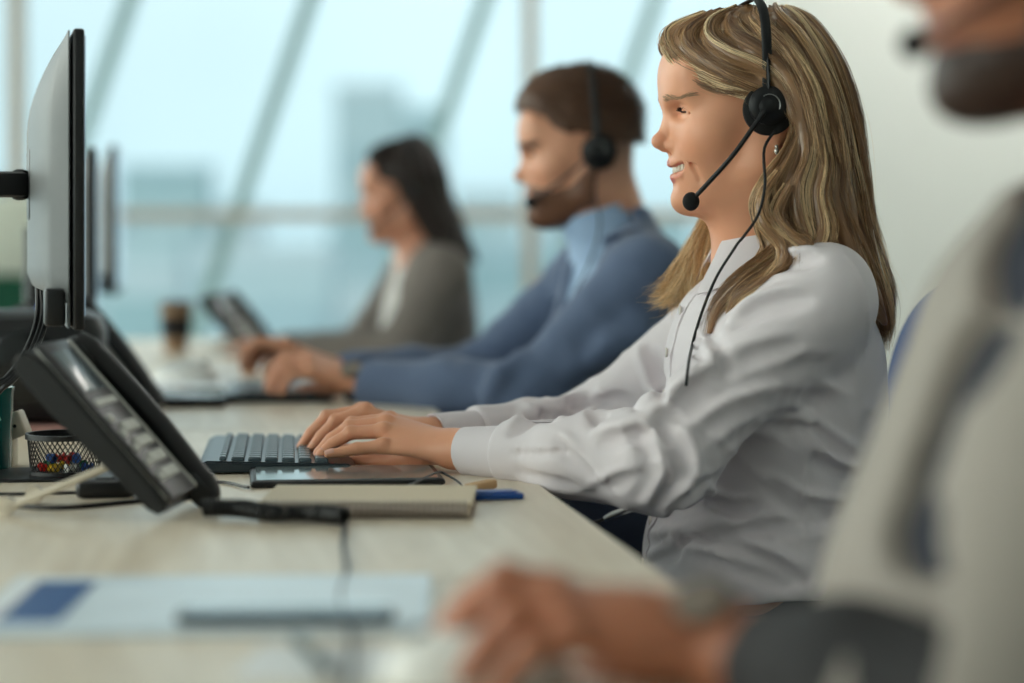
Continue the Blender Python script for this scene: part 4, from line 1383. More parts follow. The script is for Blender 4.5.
def lashes_brows(h, parent, brow_col, male=False, S=None):
    n = 85
    for s in (1, -1):
        C = []
        for i in range(n):
            t = RNG.uniform(0, 1)
            a = V3(.0988 - .0115 * t ** 1.5, s * (.021 + .024 * t), .0056 + .0016 * math.sin(t * 3)) + RNG.normal(0, .0003, 3)
            d = V3(.0055, s * .002 * (t + .3), -.0010 + .0030 * RNG.uniform(0, 1)) * RNG.uniform(.7, 1.2)
            C.append([h.w(*(a + d * q + V3(0, 0, .0016 * q * q))) for q in np.linspace(0, 1, 5)])
        hair_strands('eyelashes', C, np.full(len(C), .00034), np.tile(srgb(30, 20, 18), (len(C), 1)), mat('lash_hair', vcol=True, rough=.6), parent)
    for s in (1, -1):
        C = []
        for i in range(240 if male else 110):
            t = RNG.uniform(.12, 1)
            a = V3(.1135 - .0245 * t ** 1.35, s * (.010 + .038 * t), .0190 + .0100 * math.sin(t * 2.5)) + V3(0, 0, RNG.normal(0, .0018 if male else .0011))
            d = V3(-.003 - .004 * t, s * .006, .0020 - .0035 * t) * RNG.uniform(.6, 1.1)
            pp = [h.w(*(a + d * q)) for q in np.linspace(0, 1, 4)]
            C.append(pp)
        if S is not None:
            Cn = np.array(C); Pj, g = project(S, Cn.reshape(-1, 3)); C = (Pj + g * .0006).reshape(Cn.shape)
        hair_strands('eyebrow', C, np.full(len(C), .00025), np.tile(brow_col, (len(C), 1)) * RNG.uniform(.7, 1.2, (len(C), 1)), mat('lash_hair', vcol=True, rough=.6), parent)


def build_woman():
    h = Head(at(763, 118, YW), yaw=5, pitch=0)
    root = empty('person', (.36, YW, 0), 0, 'smiling person with long wavy blonde hair in a white shirt, typing with both hands', 'person')
    bpy.context.view_layer.update()
    S = SDF()
    head_ops(S, h)
    # neck
    nb = at(762, 268, YW + .01)
    S.u(rcone(h.w(-.004, 0, -.035), h.w(.004, 0, -.105), .050, .047), .03)
    S.u(rcone(h.w(.004, 0, -.105), nb, .047, .054), .03)
    S.u(rcone(h.w(.026, .0, -.108), at(728, 262, YW), .012, .010), .03)
    S.u(rcone(h.w(.000, .045, -.05), at(727, 262, YW - .01), .010, .009), .02)       # neck tendon
    # trunk
    T = [(300, 690, 862, .155), (345, 684, 878, .16), (400, 684, 878, .155), (450, 682, 868, .145), (500, 678, 864, .145), (550, 668, 866, .16), (600, 664, 880, .175), (650, 670, 900, .18)]
    lv = []
    for py, x0, x1, ay in T:
        a, b = at(x0, py, 2.45), at(x1, py, 2.45)
        lv.append((a[2], (a[0] + b[0]) / 2, 2.45, (b[0] - a[0]) / 2 - .022, ay - .026))
    S.u(loft(lv, 2.3), .04)
    shN, elN, wrN = at(822, 297, 2.30), at(655, 460, 2.24), at(455, 449, 2.405)
    shF, elF, wrF = at(752, 300, 2.60), at(592, 430, 2.67), at(428, 437, 2.525)
    S.u(rcone(nb + V3(0, 0, -.02), shN, .030, .034), .03).u(rcone(nb + V3(0, 0, -.02), shF, .030, .034), .03)
    arm_ops(S, shN, elN, wrN, r=(.036, .029, .030, .0235))
    arm_ops(S, shF, elF, wrF, r=(.036, .029, .030, .0235))
    # legs under the desk
    hipN, hipF = V3(.34, 2.34, .520), V3(.34, 2.55, .520)
    knN, knF = V3(-.09, 2.33, .520), V3(-.09, 2.60, .520)
    anN, anF = V3(-.05, 2.34, .11), V3(-.05, 2.60, .11)
    for a, b, c in ((hipN, knN, anN), (hipF, knF, anF)):
        S.u(rcone(a, b, .080, .052), .03).u(rcone(b, b + (c - b) * .35, .050, .052), .02).u(rcone(b + (c - b) * .35, c, .052, .034), .02)
        S.u(rcone(c, c + V3(-.13, 0, -.06), .032, .026), .02)
    # hands, traced joint by joint. near hand: little finger side towards the lens
    nN = unit(V3(-.25, -.45, .85))
    FN = [[at(390, 420, 2.475), at(352, 424, 2.485), at(334, 437, 2.49), at(322, 451, 2.49)],
          [at(387, 423, 2.457), at(350, 427, 2.462), at(331, 439, 2.463), at(318, 453, 2.460)],
          [at(384, 431, 2.437), at(351, 433, 2.440), at(332, 444, 2.440), at(320, 454.5, 2.436)],
          [at(383, 446, 2.415), at(357, 449, 2.412), at(342, 452, 2.409), at(328, 454, 2.404)]]
    TN = [at(418, 455, 2.450), at(392, 461, 2.475), at(370, 462, 2.488), at(352, 461, 2.492)]
    hand_ops(S, wrN, nN, FN, TN, rk=.0082, sc_=.93)
    nF = unit(V3(-.25, .25, .9))
    FF = [[at(366, 411, 2.530), at(336, 421, 2.528), at(321, 436, 2.527), at(311, 449, 2.524)],
          [at(362, 411, 2.552), at(327, 417, 2.552), at(311, 433, 2.552), at(301, 446.5, 2.550)],
          [at(366, 414, 2.574), at(334, 421, 2.575), at(318, 434, 2.575), at(308, 444, 2.573)],
          [at(374, 419, 2.592), at(350, 425, 2.597), at(334, 435, 2.599), at(324, 443, 2.600)]]
    TF = [at(405, 441, 2.510), at(380, 448, 2.502), at(357, 450, 2.503), at(342, 450, 2.508)]
    hand_ops(S, wrF, nF, FF, TF, rk=.0082, sc_=.93)
    cf = lambda P: lips_col(h, SK, LIP, P)
    hx = (h.O[0] - .135, h.O[0] + .09); hz = (h.O[2] - .125, h.O[2] + .125)
    sdf_obj('body', S, (-.30, 2.22, .02), (.52, 2.76, 1.30), .0062, skin_w, root,
            fine=[[(hx[0], hx[0] + .125, .0014), (hx[0] + .125, hx[1], .003), (-.26, -.05, .0017)],
                  [(YW - .09, YW + .09, .0020), (YW - .09, 2.62, .0022)],
                  [(hz[0], h.O[2] + .035, .0014), (h.O[2] + .035, hz[1], .003), (.73, .83, .0016)]], colf=cf)
    eyes(h, root); teeth(h, root); lashes_brows(h, root, srgb(172, 136, 106), S=S)
    for s in (1, -1):
        pp = [h.w(.0985 - .0115 * t ** 1.4, s * (.0215 + .0285 * t), .0056 + .0034 * math.sin(t * 3.0) - .0022 * t) for t in np.linspace(0, 1, 14)]
        pj, g_ = project(S, pp)
        MB().tube(list(pj + g_ * .0002), [.0004 + .0010 * math.sin(math.pi * min(1, i / 13 + .1)) for i in range(14)], 6).build('lash_line', lash_m, root, smooth=True)
        pj, g_ = project(S, [q + h.R @ V3(-.002, 0, .0052) for q in pp[2:]])
    nm = mat('fingernail_pink', srgb(222, 170, 152), .25)
    nails('nail', FN + FF, nN, .0082, nm, root)
    # mouth lining
    MB().ball(h.w(.078, 0, -.060), (.016, .020, .009), 16).build('tongue', mat('tongue_red', srgb(150, 70, 66), .4), root, smooth=True)
    # earring
    er = mat('pearl_silver', srgb(215, 212, 205), .2, metal=.6)
    e0 = h.w(.001, .0775, -.036)
    MB().ball(e0, (.0022, .0022, .0022), 12).ball(e0 - V3(0, 0, .005), (.0028, .0028, .0040), 14).build('earring', er, root, smooth=True)

    # ---------------- shirt
    G = SDF()
    T = [(262, 728, 800, .060), (275, 712, 828, .090), (288, 694, 852, .128), (305, 680, 864, .156), (340, 668, 879, .168), (380, 663, 884, .168), (420, 660, 884, .162), (455, 660, 878, .156),
         (490, 658, 870, .155), (520, 648, 866, .165), (550, 643, 864, .172), (584, 643, 868, .178), (600, 648, 872, .18)]
    lv = []
    for py, x0, x1, ay in T:
        a, b = at(x0, py, 2.45), at(x1, py, 2.45)
        lv.append((a[2], (a[0] + b[0]) / 2, 2.45, (b[0] - a[0]) / 2, ay))
    G.u(loft(lv, 2.3), .02)
    G.u(rcone(nb + V3(.005, 0, -.018), shN + V3(0, .01, .002), .036, .051), .05).u(rcone(nb + V3(.005, 0, -.018), shF + V3(0, -.01, 0), .036, .052), .05)
    # near sleeve
    def sleeve(sh, el, wr, big, k=.03):
        G.u(rcone(sh, el, .056, .049 * big), k)
        G.u(rcone(el, el + (wr - el) * .40, .047 * big, .042 * big), k)
        m, e = el + (wr - el) * .40, el + (wr - el) * .90
        c_, hp = rcone(m, e, .042 * big, .0345), half(el + (wr - el) * .745, unit(wr - el))
        def f(p):
            a, b = c_(p), hp(p); h_ = np.maximum(.008 - np.abs(a - b), 0) / .008
            return np.maximum(a, b) + h_ * h_ * .002
        G.u(f, .012)
    sleeve(shN, elN, wrN, 1.0); sleeve(shF, elF, wrF, .95)
    # full, draped underside of the near elbow
    G.u(ell(at(668, 458, 2.245), (.048, .042, .044)), .04)
    G.u(ell(at(600, 456, 2.29), (.058, .038, .034)), .04)
    # folds: (ridge, points, radius, blend)
    def ray(px, py, lo=2.05, hi=2.80, inset=0.0):
        """where the line of sight meets the shirt"""
        Ys = np.linspace(lo, hi, 260)
        P = np.stack([(px - CX) * Ys / FPX, Ys, CZ - (py - CY) * Ys / FPX], 1)
        d = G.ev(P); i = np.argmax(d < 0)
        return P[i] + V3(0, inset, 0) if (d < 0).any() else None
    def strokes(kind, lst):
        base = SDF(); base.ops = list(G.ops)
        new = []
        for pts, r, ins, k in lst:
            Q = []
            for q in spline(pts, 3 * len(pts)):
                Ys = np.linspace(2.05, 2.80, 260)
                P = np.stack([(q[0] - CX) * Ys / FPX, Ys, CZ - (q[1] - CY) * Ys / FPX], 1)
                d = base.ev(P)
                if (d < 0).any(): Q.append(P[np.argmax(d < 0)] + V3(0, ins, 0))
            if len(Q) > 1:
                rs = [r * (.35 + .65 * math.sin(math.pi * (i + .5) / len(Q))) for i in range(len(Q))]
                new.append((chain(Q, rs), k))
        for c, k in new:
            (G.u if kind == 'r' else G.sub)(c, k)
    def fold(pts, r=.006, k=.013, side=(2, 7), depth=.8):
        """a cloth fold: a soft ridge with a valley beside it"""
        strokes('r', [(pts, r, r * .72, k)])
        strokes('g', [([(x + side[0], y + side[1]) for x, y in pts], r * depth * .9, -r * .35, k * 1.1)])
    fold([(643, 425), (686, 400), (729, 379), (784, 364), (822, 356)], .008, .018, (3, 9))
    fold([(668, 402), (700, 378), (742, 352), (790, 338)], .007, .016, (3, 8))
    fold([(735, 316), (766, 299), (803, 292)], .006, .015, (1, 7))
    fold([(700, 424), (742, 404), (790, 394), (825, 392)], .007, .016, (2, 8))
    fold([(722, 440), (765, 424), (812, 420)], .006, .014, (2, 7))
    fold([(646, 426), (654, 448), (657, 474), (646, 497)], .008, .014, (-9, 0))
    fold([(675, 430), (688, 452), (688, 478), (672, 500)], .007, .016, (-9, 2))
    fold([(566, 438), (574, 452), (588, 466), (608, 484)], .0055, .010, (-7, 3))
    fold([(603, 434), (622, 431), (648, 424)], .006, .012, (0, 7))
    fold([(590, 490), (612, 480), (636, 470)], .005, .012, (0, 6))
    fold([(511, 449), (540, 450), (566, 447)], .0028, .005, (0, 4))
    fold([(520, 478), (548, 487), (574, 493)], .0035, .008, (0, -6))
    # far sleeve
    fold([(512, 424), (530, 414), (552, 410), (575, 404)], .006, .012, (0, 6))
    fold([(560, 404), (578, 400), (590, 408), (594, 420)], .006, .012, (6, 2))
    fold([(596, 396), (616, 392), (634, 402)], .006, .012, (2, 7))
    fold([(640, 350), (652, 372), (655, 396)], .006, .014, (7, 0))
    # body
    fold([(652, 535), (700, 531), (747, 525), (800, 515), (850, 507)], .0075, .012, (2, 9), .9)
    fold([(650, 556), (664, 552), (678, 543), (690, 533)], .0055, .009, (3, 6))
    fold([(698, 477), (712, 494), (734, 503), (752, 499)], .006, .010, (-1, 8))
    fold([(664, 512), (690, 492), (712, 474)], .006, .012, (5, 5))
    fold([(770, 478), (796, 498), (826, 505), (858, 504)], .008, .014, (1, 9))
    fold([(742, 542), (772, 558), (806, 572)], .007, .014, (-1, 8))
    fold([(690, 548), (735, 562), (785, 580)], .005, .012, (0, 7))
    fold([(815, 446), (838, 462), (862, 470)], .006, .012, (-2, 8))
    fold([(812, 420), (836, 440), (858, 452)], .005, .011, (-2, 7))
    # chest and shoulder
    fold([(700, 330), (716, 352), (722, 372)], .005, .012, (7, 0))
    fold([(748, 268), (780, 256), (815, 252)], .005, .014, (1, 7))
    strokes('r', [([(812, 402), (808, 440), (804, 480), (802, 530), (801, 582)], .0026, .0012, .004),
                  ([(842, 250), (860, 276), (868, 310), (866, 350), (852, 384)], .0024, .0010, .004)])
    el_c = [elN, elF]
    def wr_disp(p):
        a = nz(p * np.array([1.0, 1.2, 1.4]), 34, 2.0)
        rdg = (1 - np.abs(nz(p @ rot('Y', 35) * np.array([.6, 1, 1.9]), 26, 5.0))) ** 3
        m = np.zeros(len(p))
        for c, w in ((elN, .10), (elF, .11), (at(560, 425, 2.6), .10), (at(760, 560, 2.35), .10), (at(700, 560, 2.3), .08), (at(820, 430, 2.3), .07)):
            m = np.maximum(m, np.exp(-(((p - c) ** 2).sum(1)) / (w * w)))
        return -.0010 * a - .0058 * rdg * m + .0010
    G.disp(wr_disp)
    # trim: collar opening, hem, cuffs
    G.sub(rcone(nb + V3(-.012, 0, -.010), h.w(.02, 0, -.08), .050, .066), .006)
    G.sub(rcone(nb + V3(-.052, 0, .012), nb + V3(-.070, 0, -.030), .022, .008), .006)
    hemz = at(600, 588, 2.40)[2]
    G.cut(lambda p: (hemz + .006 * np.sin(p[:, 0] * 22 + 1.0) - p[:, 2]))
    sh = sdf_obj('shirt', G, (-.13, 2.10, hemz - .02), (.52, 2.82, 1.06), .0030, shirt_m, root)
    # cuffs: slightly open tubes
    def cuff(a, b, r0, r1, t=.0022, spl=None):
        C = SDF()
        C.u(fcone(a, b, r0, r1, V3(0, 0, 1), .96)); C.sub(fcone(a, b, r0 - t, r1 - t, V3(0, 0, 1), .96))
        d = unit(b - a)
        C.cut(half(b + d * .004, d)); C.cut(half(a, -d))
        C.disp(lambda p: .0009 * nz(p, 60, 3))
        lo = np.minimum(a, b) - .05; hi = np.maximum(a, b) + .05
        return sdf_obj('cuff', C, lo, hi, .0011, shirt_m, sh)
    a = elN + (wrN - elN) * .70; cN = wrN + unit(elN - wrN) * .020
    cuff(a + V3(0, 0, -.001), cN + V3(0, 0, -.002), .0325, .0290, .003)
    cuff(elF + (wrF - elF) * .70, wrF + unit(elF - wrF) * .010, .0325, .0290, .003)
    bt = mat('shirt_button', srgb(225, 218, 210), .25)
    bN = ray(482, 470)
    # placket along the front with buttons
    PL = [(707, 272), (697, 300), (686, 330), (676, 360), (668, 392), (664, 420), (664, 460), (662, 495), (652, 520), (648, 545), (648, 570), (649, 586)]
    base = SDF(); base.ops = list(G.ops)
    def front(z, y):
        xs = np.linspace(-.02, .40, 400)
        d = base.ev(np.stack([xs, np.full(400, y), np.full(400, z)], 1))
        return xs[np.argmax(d < 0)] if (d < 0).any() else None
    g = []
    zz = np.linspace(at(0, 282, 2.43)[2], hemz + .002, 44)
    for z in zz:
        row = []
        for y in np.linspace(2.400, 2.432, 6):
            x = front(z, y); row.append([x - .0012 - .0008 * math.sin(z * 160), y, z])
        g.append(row)
    MB().sheet(g, .0024).build('button_placket', shirt_m, sh, smooth=True)
    for i in range(4, 43, 6):
        c = V3(g[i][3][0] - .0020, 2.416, zz[i])
        MB().lathe(c, [(0, .0014), (.003, .0014), (.0052, .0018), (.0056, .0008), (.0052, -.0008), (0, -.0008)], 20, frame((0, 0, 1), (-1, 0, 0))).build('button', bt, sh, smooth=True)
    # collar: stand and folded leaf on each side
    def collar():
        # ring around the neck; t from -1 (front far) .. 0 back .. 1 (front near)
        cN_ = nb + V3(.002, 0, .020)
        def ringp(t, r, z):
            a = t * math.radians(143)
            dx = math.cos(a); dy = -math.sin(a)
            f = (1 - math.cos(a)) / 2           # 0 at the back, 1 at the front
            return cN_ + V3(dx * r * (1.0 + .0 * f), dy * r * .97, z - .018 * f)
        g1 = [[ringp(t, .060 - .002 * v, .000 + .040 * v - .010) for v in np.linspace(0, 1, 6)] for t in np.linspace(-1, 1, 60)]
        MB().sheet(g1, .0018).build('collar_stand', shirt_m, sh, smooth=True)
        for s in (1, -1):
            g2 = []
            for t in np.linspace(0, 1, 40):
                tt = t * s
                top = ringp(tt, .0585, .032)
                drop = .043 + .022 * max(0, t - .55) / .45
                row = []
                for v in np.linspace(0, 1, 12):
                    o = ringp(tt, 1.0, 0) - cN_; o[2] = 0; o = unit(o)
                    spread = .006 * math.sin(v * math.pi * .55) + (.016 + .010 * max(0, t - .4)) * v
                    fwd = V3(-1, -.25 * s, 0) * (.012 * v * max(0, t - .6) / .4)
                    row.append(top + o * spread + fwd + V3(0, 0, -drop * v + .003 * math.sin(math.pi * min(1, v * 3)) ))
                g2.append(row)
            MB().sheet(g2, .0022).build('collar_leaf', shirt_m, sh, smooth=True)
    collar()
    # ---------------- trousers and shoes
    Q = SDF()
    for a, b, c in ((hipN, knN, anN), (hipF, knF, anF)):
        Q.u(rcone(a, b, .086, .064), .03).u(rcone(b, c + V3(0, 0, .02), .062, .048), .02)
    Q.u(ell((.345, 2.445, .556), (.128, .176, .105)), .03)
    Q.disp(lambda p: .002 * nz(p, 30, 4))
    Q.cut(lambda p: .115 - p[:, 2])
    Q.cut(lambda p: p[:, 2] - .66)
    sdf_obj('trousers', Q, (-.20, 2.20, .08), (.56, 2.74, .70), .006, trouser_m, root)
    for c in (anN, anF):
        K = SDF(); K.u(ell(c + V3(-.06, 0, -.070), (.125, .042, .040))).u(ell(c + V3(.01, 0, -.045), (.048, .036, .055)), .03)
        K.cut(lambda p: .004 - p[:, 2]); K.cut(lambda p: p[:, 2] - .125)
        sdf_obj('shoe', K, c + V3(-.2, -.06, -.12), c + V3(.08, .06, .05), .004, shoe_m, root)
    return h, root, S, G, ray


def woman_hair(h, root):
    pal = [srgb(250, 224, 182), srgb(234, 200, 156), srgb(196, 156, 112), srgb(160, 120, 82), srgb(120, 86, 58), srgb(228, 196, 150), srgb(178, 138, 98), srgb(140, 104, 72)]
    hm = mat('blonde_hair', vcol=True, rough=.30, spec=.8)
    # scalp cap
    C = SDF()
    W = h.wrap
    C.u(W(ell((.017, 0, .042), (.098, .083, .086))))
    C.u(W(ell((-.028, 0, -.01), (.058, .074, .085))), .03)
    cut_ = SDF().u(ell((.115, 0, -.010), (.060, .083, .058))).u(rcone((.085, -.09, -.05), (.085, .09, -.05), .068), .02)
    # the face opening: everything below a sloped hairline in front of the ear
    def face(p):
        q = h.loc(p); f, s, u = q[:, 0], np.abs(q[:, 1]), q[:, 2]
        line = np.interp(f, [-.02, .005, .02, .05, .08, .105, .12], [-.2, .015, .030, .036, .045, .062, .075]) + .016 * (s < .0)
        return (line - u) * h.k          # >0 below the hairline
    C.cut(face)
    C.disp(lambda p: .0016 * nz(p @ rot('Y', 20) * np.array([.5, 1.5, .5]), 130, 1.0))
    capcol = lambda P: np.tile(np.array(srgb(140, 104, 72)), (len(P), 1)) * (1 + .25 * nz(P @ rot('Y', 20) * np.array([.3, 2.0, .3]), 160, 2.0))[:, None]
    N = 2.335                      # depth of the near side of the hair
    L = []
    def lk(pts, rad, w=1.0): L.append(([at(*p) for p in pts], rad, w))
    # front sweep over the temple, back to the ear
    lk([(706, 16, 2.40), (678, 30, 2.40), (670, 42, 2.39), (684, 64, 2.37), (712, 80, 2.352), (742, 88, 2.338), (768, 96, 2.332)], [.006, .009, .009, .010, .010, .009, .008], 1.2)
    lk([(714, 14, 2.40), (685, 31, 2.39), (679, 45, 2.378), (695, 62, 2.362), (722, 78, 2.345), (752, 88, 2.333), (776, 100, 2.328)], [.006, .009, .009, .010, .010, .010, .009], 1.0)
    lk([(722, 12, 2.40), (694, 30, 2.38), (690, 46, 2.366), (708, 62, 2.350), (734, 76, 2.335), (762, 88, 2.328), (786, 106, 2.325)], [.006, .009, .010, .010, .010, .010, .009], 1.2)
    lk([(738, 10, 2.40), (714, 24, 2.375), (712, 40, 2.355), (730, 55, 2.338), (756, 68, 2.328), (780, 86, 2.322), (796, 118, 2.318)], [.006, .009, .010, .011, .011, .010, .010], 1.2)
    lk([(750, 9, 2.41), (734, 20, 2.375), (738, 36, 2.348), (758, 50, 2.332), (782, 70, 2.322), (800, 100, 2.318), (806, 150, 2.318)], [.006, .009, .011, .011, .011, .011, .011], 1.2)
    lk([(762, 8, 2.42), (756, 20, 2.372), (768, 34, 2.345), (790, 56, 2.328), (808, 92, 2.320), (816, 140, 2.318), (822, 195, 2.325)], [.006, .009, .011, .012, .012, .012, .012], 1.2)
    lk([(776, 8, 2.42), (780, 20, 2.375), (798, 42, 2.345), (820, 84, 2.33), (834, 130, 2.33), (842, 180, 2.335), (850, 225, 2.345)], [.006, .010, .012, .013, .013, .013, .012], 1.2)
    lk([(786, 10, 2.43), (802, 26, 2.390), (824, 62, 2.37), (842, 110, 2.365), (852, 160, 2.365), (860, 210, 2.37), (868, 250, 2.38)], [.006, .010, .013, .014, .014, .013, .012], 1.2)
    lk([(790, 10, 2.45), (812, 26, 2.43), (834, 66, 2.42), (848, 115, 2.42), (856, 165, 2.42), (866, 215, 2.42), (876, 265, 2.42)], [.006, .010, .014, .015, .015, .014, .012])
    for y, dx in ((2.47, -2), (2.505, -10)):
        lk([(780 + dx, 10, 2.44), (806 + dx, 26, y - .02), (832 + dx, 66, y), (846 + dx, 120, y), (854 + dx, 170, y), (862 + dx, 220, y), (868 + dx, 268, y - .01)], [.006, .010, .014, .015, .015, .014, .012])
    # far side, mirrored loosely
    for dx, y in ((0, 2.500), (22, 2.512), (44, 2.515), (66, 2.510)):
        lk([(735 + dx * .6, 11, 2.43), (715 + dx, 28, y - .025), (735 + dx, 60, y - .005), (765 + dx * .8, 100, y + .004), (778 + dx * .7, 150, y), (782 + dx * .7, 200, y), (790 + dx * .6, 245, y)], [.006, .010, .013, .014, .014, .013, .012], .7)
    lk([(704, 15, 2.44), (672, 36, 2.445), (672, 50, 2.46), (700, 70, 2.485), (735, 92, 2.498), (760, 130, 2.503)], [.006, .009, .010, .011, .012, .012], .8)
    # lengths, near side: waves from behind the ear
    lk([(794, 92, 2.325), (802, 130, 2.322), (788, 165, 2.320), (774, 190, 2.318), (782, 215, 2.316), (786, 240, 2.318), (768, 262, 2.316), (742, 282, 2.312), (718, 306, 2.320), (708, 338, 2.325)],
       [.006, .009, .011, .011, .011, .010, .010, .009, .006, .002], 1.3)
    lk([(796, 110, 2.335), (790, 148, 2.330), (770, 178, 2.328), (758, 205, 2.328), (764, 228, 2.325), (772, 250, 2.322), (760, 270, 2.318), (740, 292, 2.315), (736, 318, 2.318)],
       [.004, .006, .008, .009, .008, .008, .007, .005, .002], 1.1)
    lk([(800, 100, 2.322), (808, 150, 2.316), (798, 185, 2.312), (800, 215, 2.310), (806, 240, 2.308), (792, 262, 2.300), (766, 278, 2.296), (738, 296, 2.300), (726, 318, 2.31)],
       [.007, .011, .013, .013, .012, .011, .009, .006, .002], 1.3)
    lk([(778, 172, 2.312), (762, 196, 2.306), (764, 222, 2.300), (782, 242, 2.296), (784, 262, 2.290), (764, 280, 2.292), (748, 300, 2.298)], [.005, .007, .008, .008, .007, .005, .002], .9)
    lk([(790, 186, 2.306), (778, 214, 2.300), (790, 236, 2.292), (806, 248, 2.286), (798, 266, 2.284)], [.006, .008, .008, .007, .003], .8)
    lk([(812, 110, 2.325), (822, 160, 2.318), (818, 195, 2.314), (822, 225, 2.312), (818, 248, 2.302), (800, 262, 2.292)], [.007, .011, .013, .013, .010, .005], 1.1)
    lk([(826, 120, 2.335), (838, 165, 2.33), (836, 200, 2.326), (846, 232, 2.325), (858, 262, 2.33), (872, 292, 2.345), (884, 322, 2.365)], [.007, .011, .013, .013, .012, .010, .006], 1.2)
    lk([(840, 130, 2.36), (852, 175, 2.36), (858, 215, 2.362), (868, 252, 2.37), (879, 290, 2.385), (885, 325, 2.40), (884, 352, 2.41)], [.007, .012, .013, .012, .011, .008, .002], 1.2)
    lk([(846, 140, 2.40), (856, 185, 2.40), (864, 225, 2.40), (878, 265, 2.41), (888, 300, 2.42), (887, 335, 2.43)], [.007, .012, .013, .012, .009, .003])
    for y in (2.44, 2.48, 2.52):
        lk([(840, 140, y), (852, 185, y), (860, 225, y), (872, 265, y), (882, 305, y), (880, 340, y)], [.007, .013, .014, .013, .010, .003], .8)
    NL = len(L)
    lk([(742, 150, 2.500), (728, 195, 2.505), (714, 225, 2.505), (700, 250, 2.505), (688, 275, 2.505), (670, 295, 2.505), (650, 301, 2.51)], [.009, .013, .014, .014, .012, .009, .004], 1.4)
    lk([(738, 165, 2.49), (722, 215, 2.495), (710, 245, 2.495), (699, 270, 2.490), (694, 295, 2.488), (698, 322, 2.485)], [.007, .010, .011, .011, .008, .003], 1.1)
    lk([(752, 160, 2.49), (742, 210, 2.50), (728, 240, 2.505), (704, 265, 2.505), (682, 292, 2.502), (676, 312, 2.50)], [.006, .009, .009, .008, .006, .002], .8)
    lk([(734, 180, 2.50), (716, 225, 2.51), (704, 250, 2.515), (686, 272, 2.518), (664, 290, 2.52)], [.005, .006, .006, .005, .002], .5)
    lock_sdf(C, L[:NL], .004, .80)
    C.disp(lambda p: .0009 * nz(p @ rot('Y', 15) * np.array([.35, 1.6, .35]), 240, 7.0))
    o = sdf_obj('hair', C, (.04, 2.24, .90), (.50, 2.60, 1.31), .0024, hm, root, colf=capcol)
    cv, wd, cl = lock_strands(L[:NL], 360, pal, seg=30, frizz=.0024, wave=.0036)
    cv2, wd2_, cl2 = lock_strands(L[NL:], 1000, [srgb(244, 214, 166), srgb(232, 196, 142), srgb(206, 164, 112)], seg=30, frizz=.0065, wave=.0060, lmin=.5)
    cv, wd, cl = np.concatenate([cv, cv2]), np.concatenate([wd, wd2_]), np.concatenate([cl, cl2])
    hair_strands('hair_strands', cv, wd, cl, hm, o)
    # loose flyaways around the outline
    F = []
    for i in range(260):
        b = RNG.integers(0, len(cv)); s_ = cv[b].copy(); t = np.linspace(0, 1, len(s_))[:, None]
        F.append(s_ + RNG.normal(0, .009, 3) * t + RNG.normal(0, .003, 3) * np.sin(t * 7))
    hair_strands('flyaway_hair', F, np.full(len(F), .00013), np.tile(srgb(200, 170, 125), (len(F), 1)), hm, o)


WH, WROOT, WS, WG, WRAY = build_woman()
woman_hair(WH, WROOT)
_c = [WH.w(.010, .110, -.020), at(764, 150, 2.305), at(765, 185, 2.287), at(758, 215, 2.280), at(744, 236, 2.280)]
_q = spline([(738, 243), (716, 278), (700, 318), (690, 355), (686, 386)], 14)
_y = np.array([2.32 if WRAY(*q) is None else WRAY(*q)[1] for q in _q]) - .006
_y[:5] = np.minimum(_y[:5], np.linspace(2.282, 2.325, 5))
_y = np.array([min(_y[max(0, i - 1):i + 2]) for i in range(14)])
_c += [at(q[0], q[1], y) for q, y in zip(_q, _y)]
WHS = headset(WH, 'black wired headset worn by the smiling blonde person, foam microphone at the chin', at(691, 201.5, 2.33), cable=_c, s_cup=.100, top=.1315, cup_r=.0235, cup_f=.016, band_out=.011)
# ------------------------------------------------------------------ the other three people
def lower_body(S, Q, hip, kneeX, Yc, dy=.11, ank=None):
    """legs into body sdf S and trousers sdf Q; hip = (x, z)"""
    an = []
    for s in (-1, 1):
        a = V3(hip[0], Yc + s * .095, hip[1]); b = V3(kneeX, Yc + s * (dy + .02), hip[1] + .005); c = V3(kneeX + .06, Yc + s * (dy + .02), .11)
        S.u(rcone(a, b, .082, .054), .03).u(rcone(b, c, .052, .036), .02).u(rcone(c, c + V3(-.13, 0, -.06), .034, .028), .02)
        Q.u(rcone(a, b, .098, .068), .03).u(rcone(b, c + V3(0, 0, .02), .066, .052), .02)
        an.append(c)
    Q.u(ell((hip[0] + .01, Yc, hip[1] + .01), (.135, .185, .11)), .04)
    return an


def shoes(an, root):
    for c in an:
        K = SDF(); K.u(ell(c + V3(-.06, 0, -.070), (.135, .046, .042))).u(ell(c + V3(.01, 0, -.045), (.050, .038, .055)), .03)
        K.cut(lambda p: .004 - p[:, 2]); K.cut(lambda p: p[:, 2] - .125)
        sdf_obj('shoe', K, c + V3(-.22, -.06, -.12), c + V3(.08, .06, .05), .006, shoe_m, root)


def levels(T, Y, shrink=0.0):
    lv = []
    for py, x0, x1, ay in T:
        a, b = at(x0, py, Y), at(x1, py, Y)
        lv.append((a[2], (a[0] + b[0]) / 2, Y, (b[0] - a[0]) / 2 - shrink, ay - shrink))
    return lv


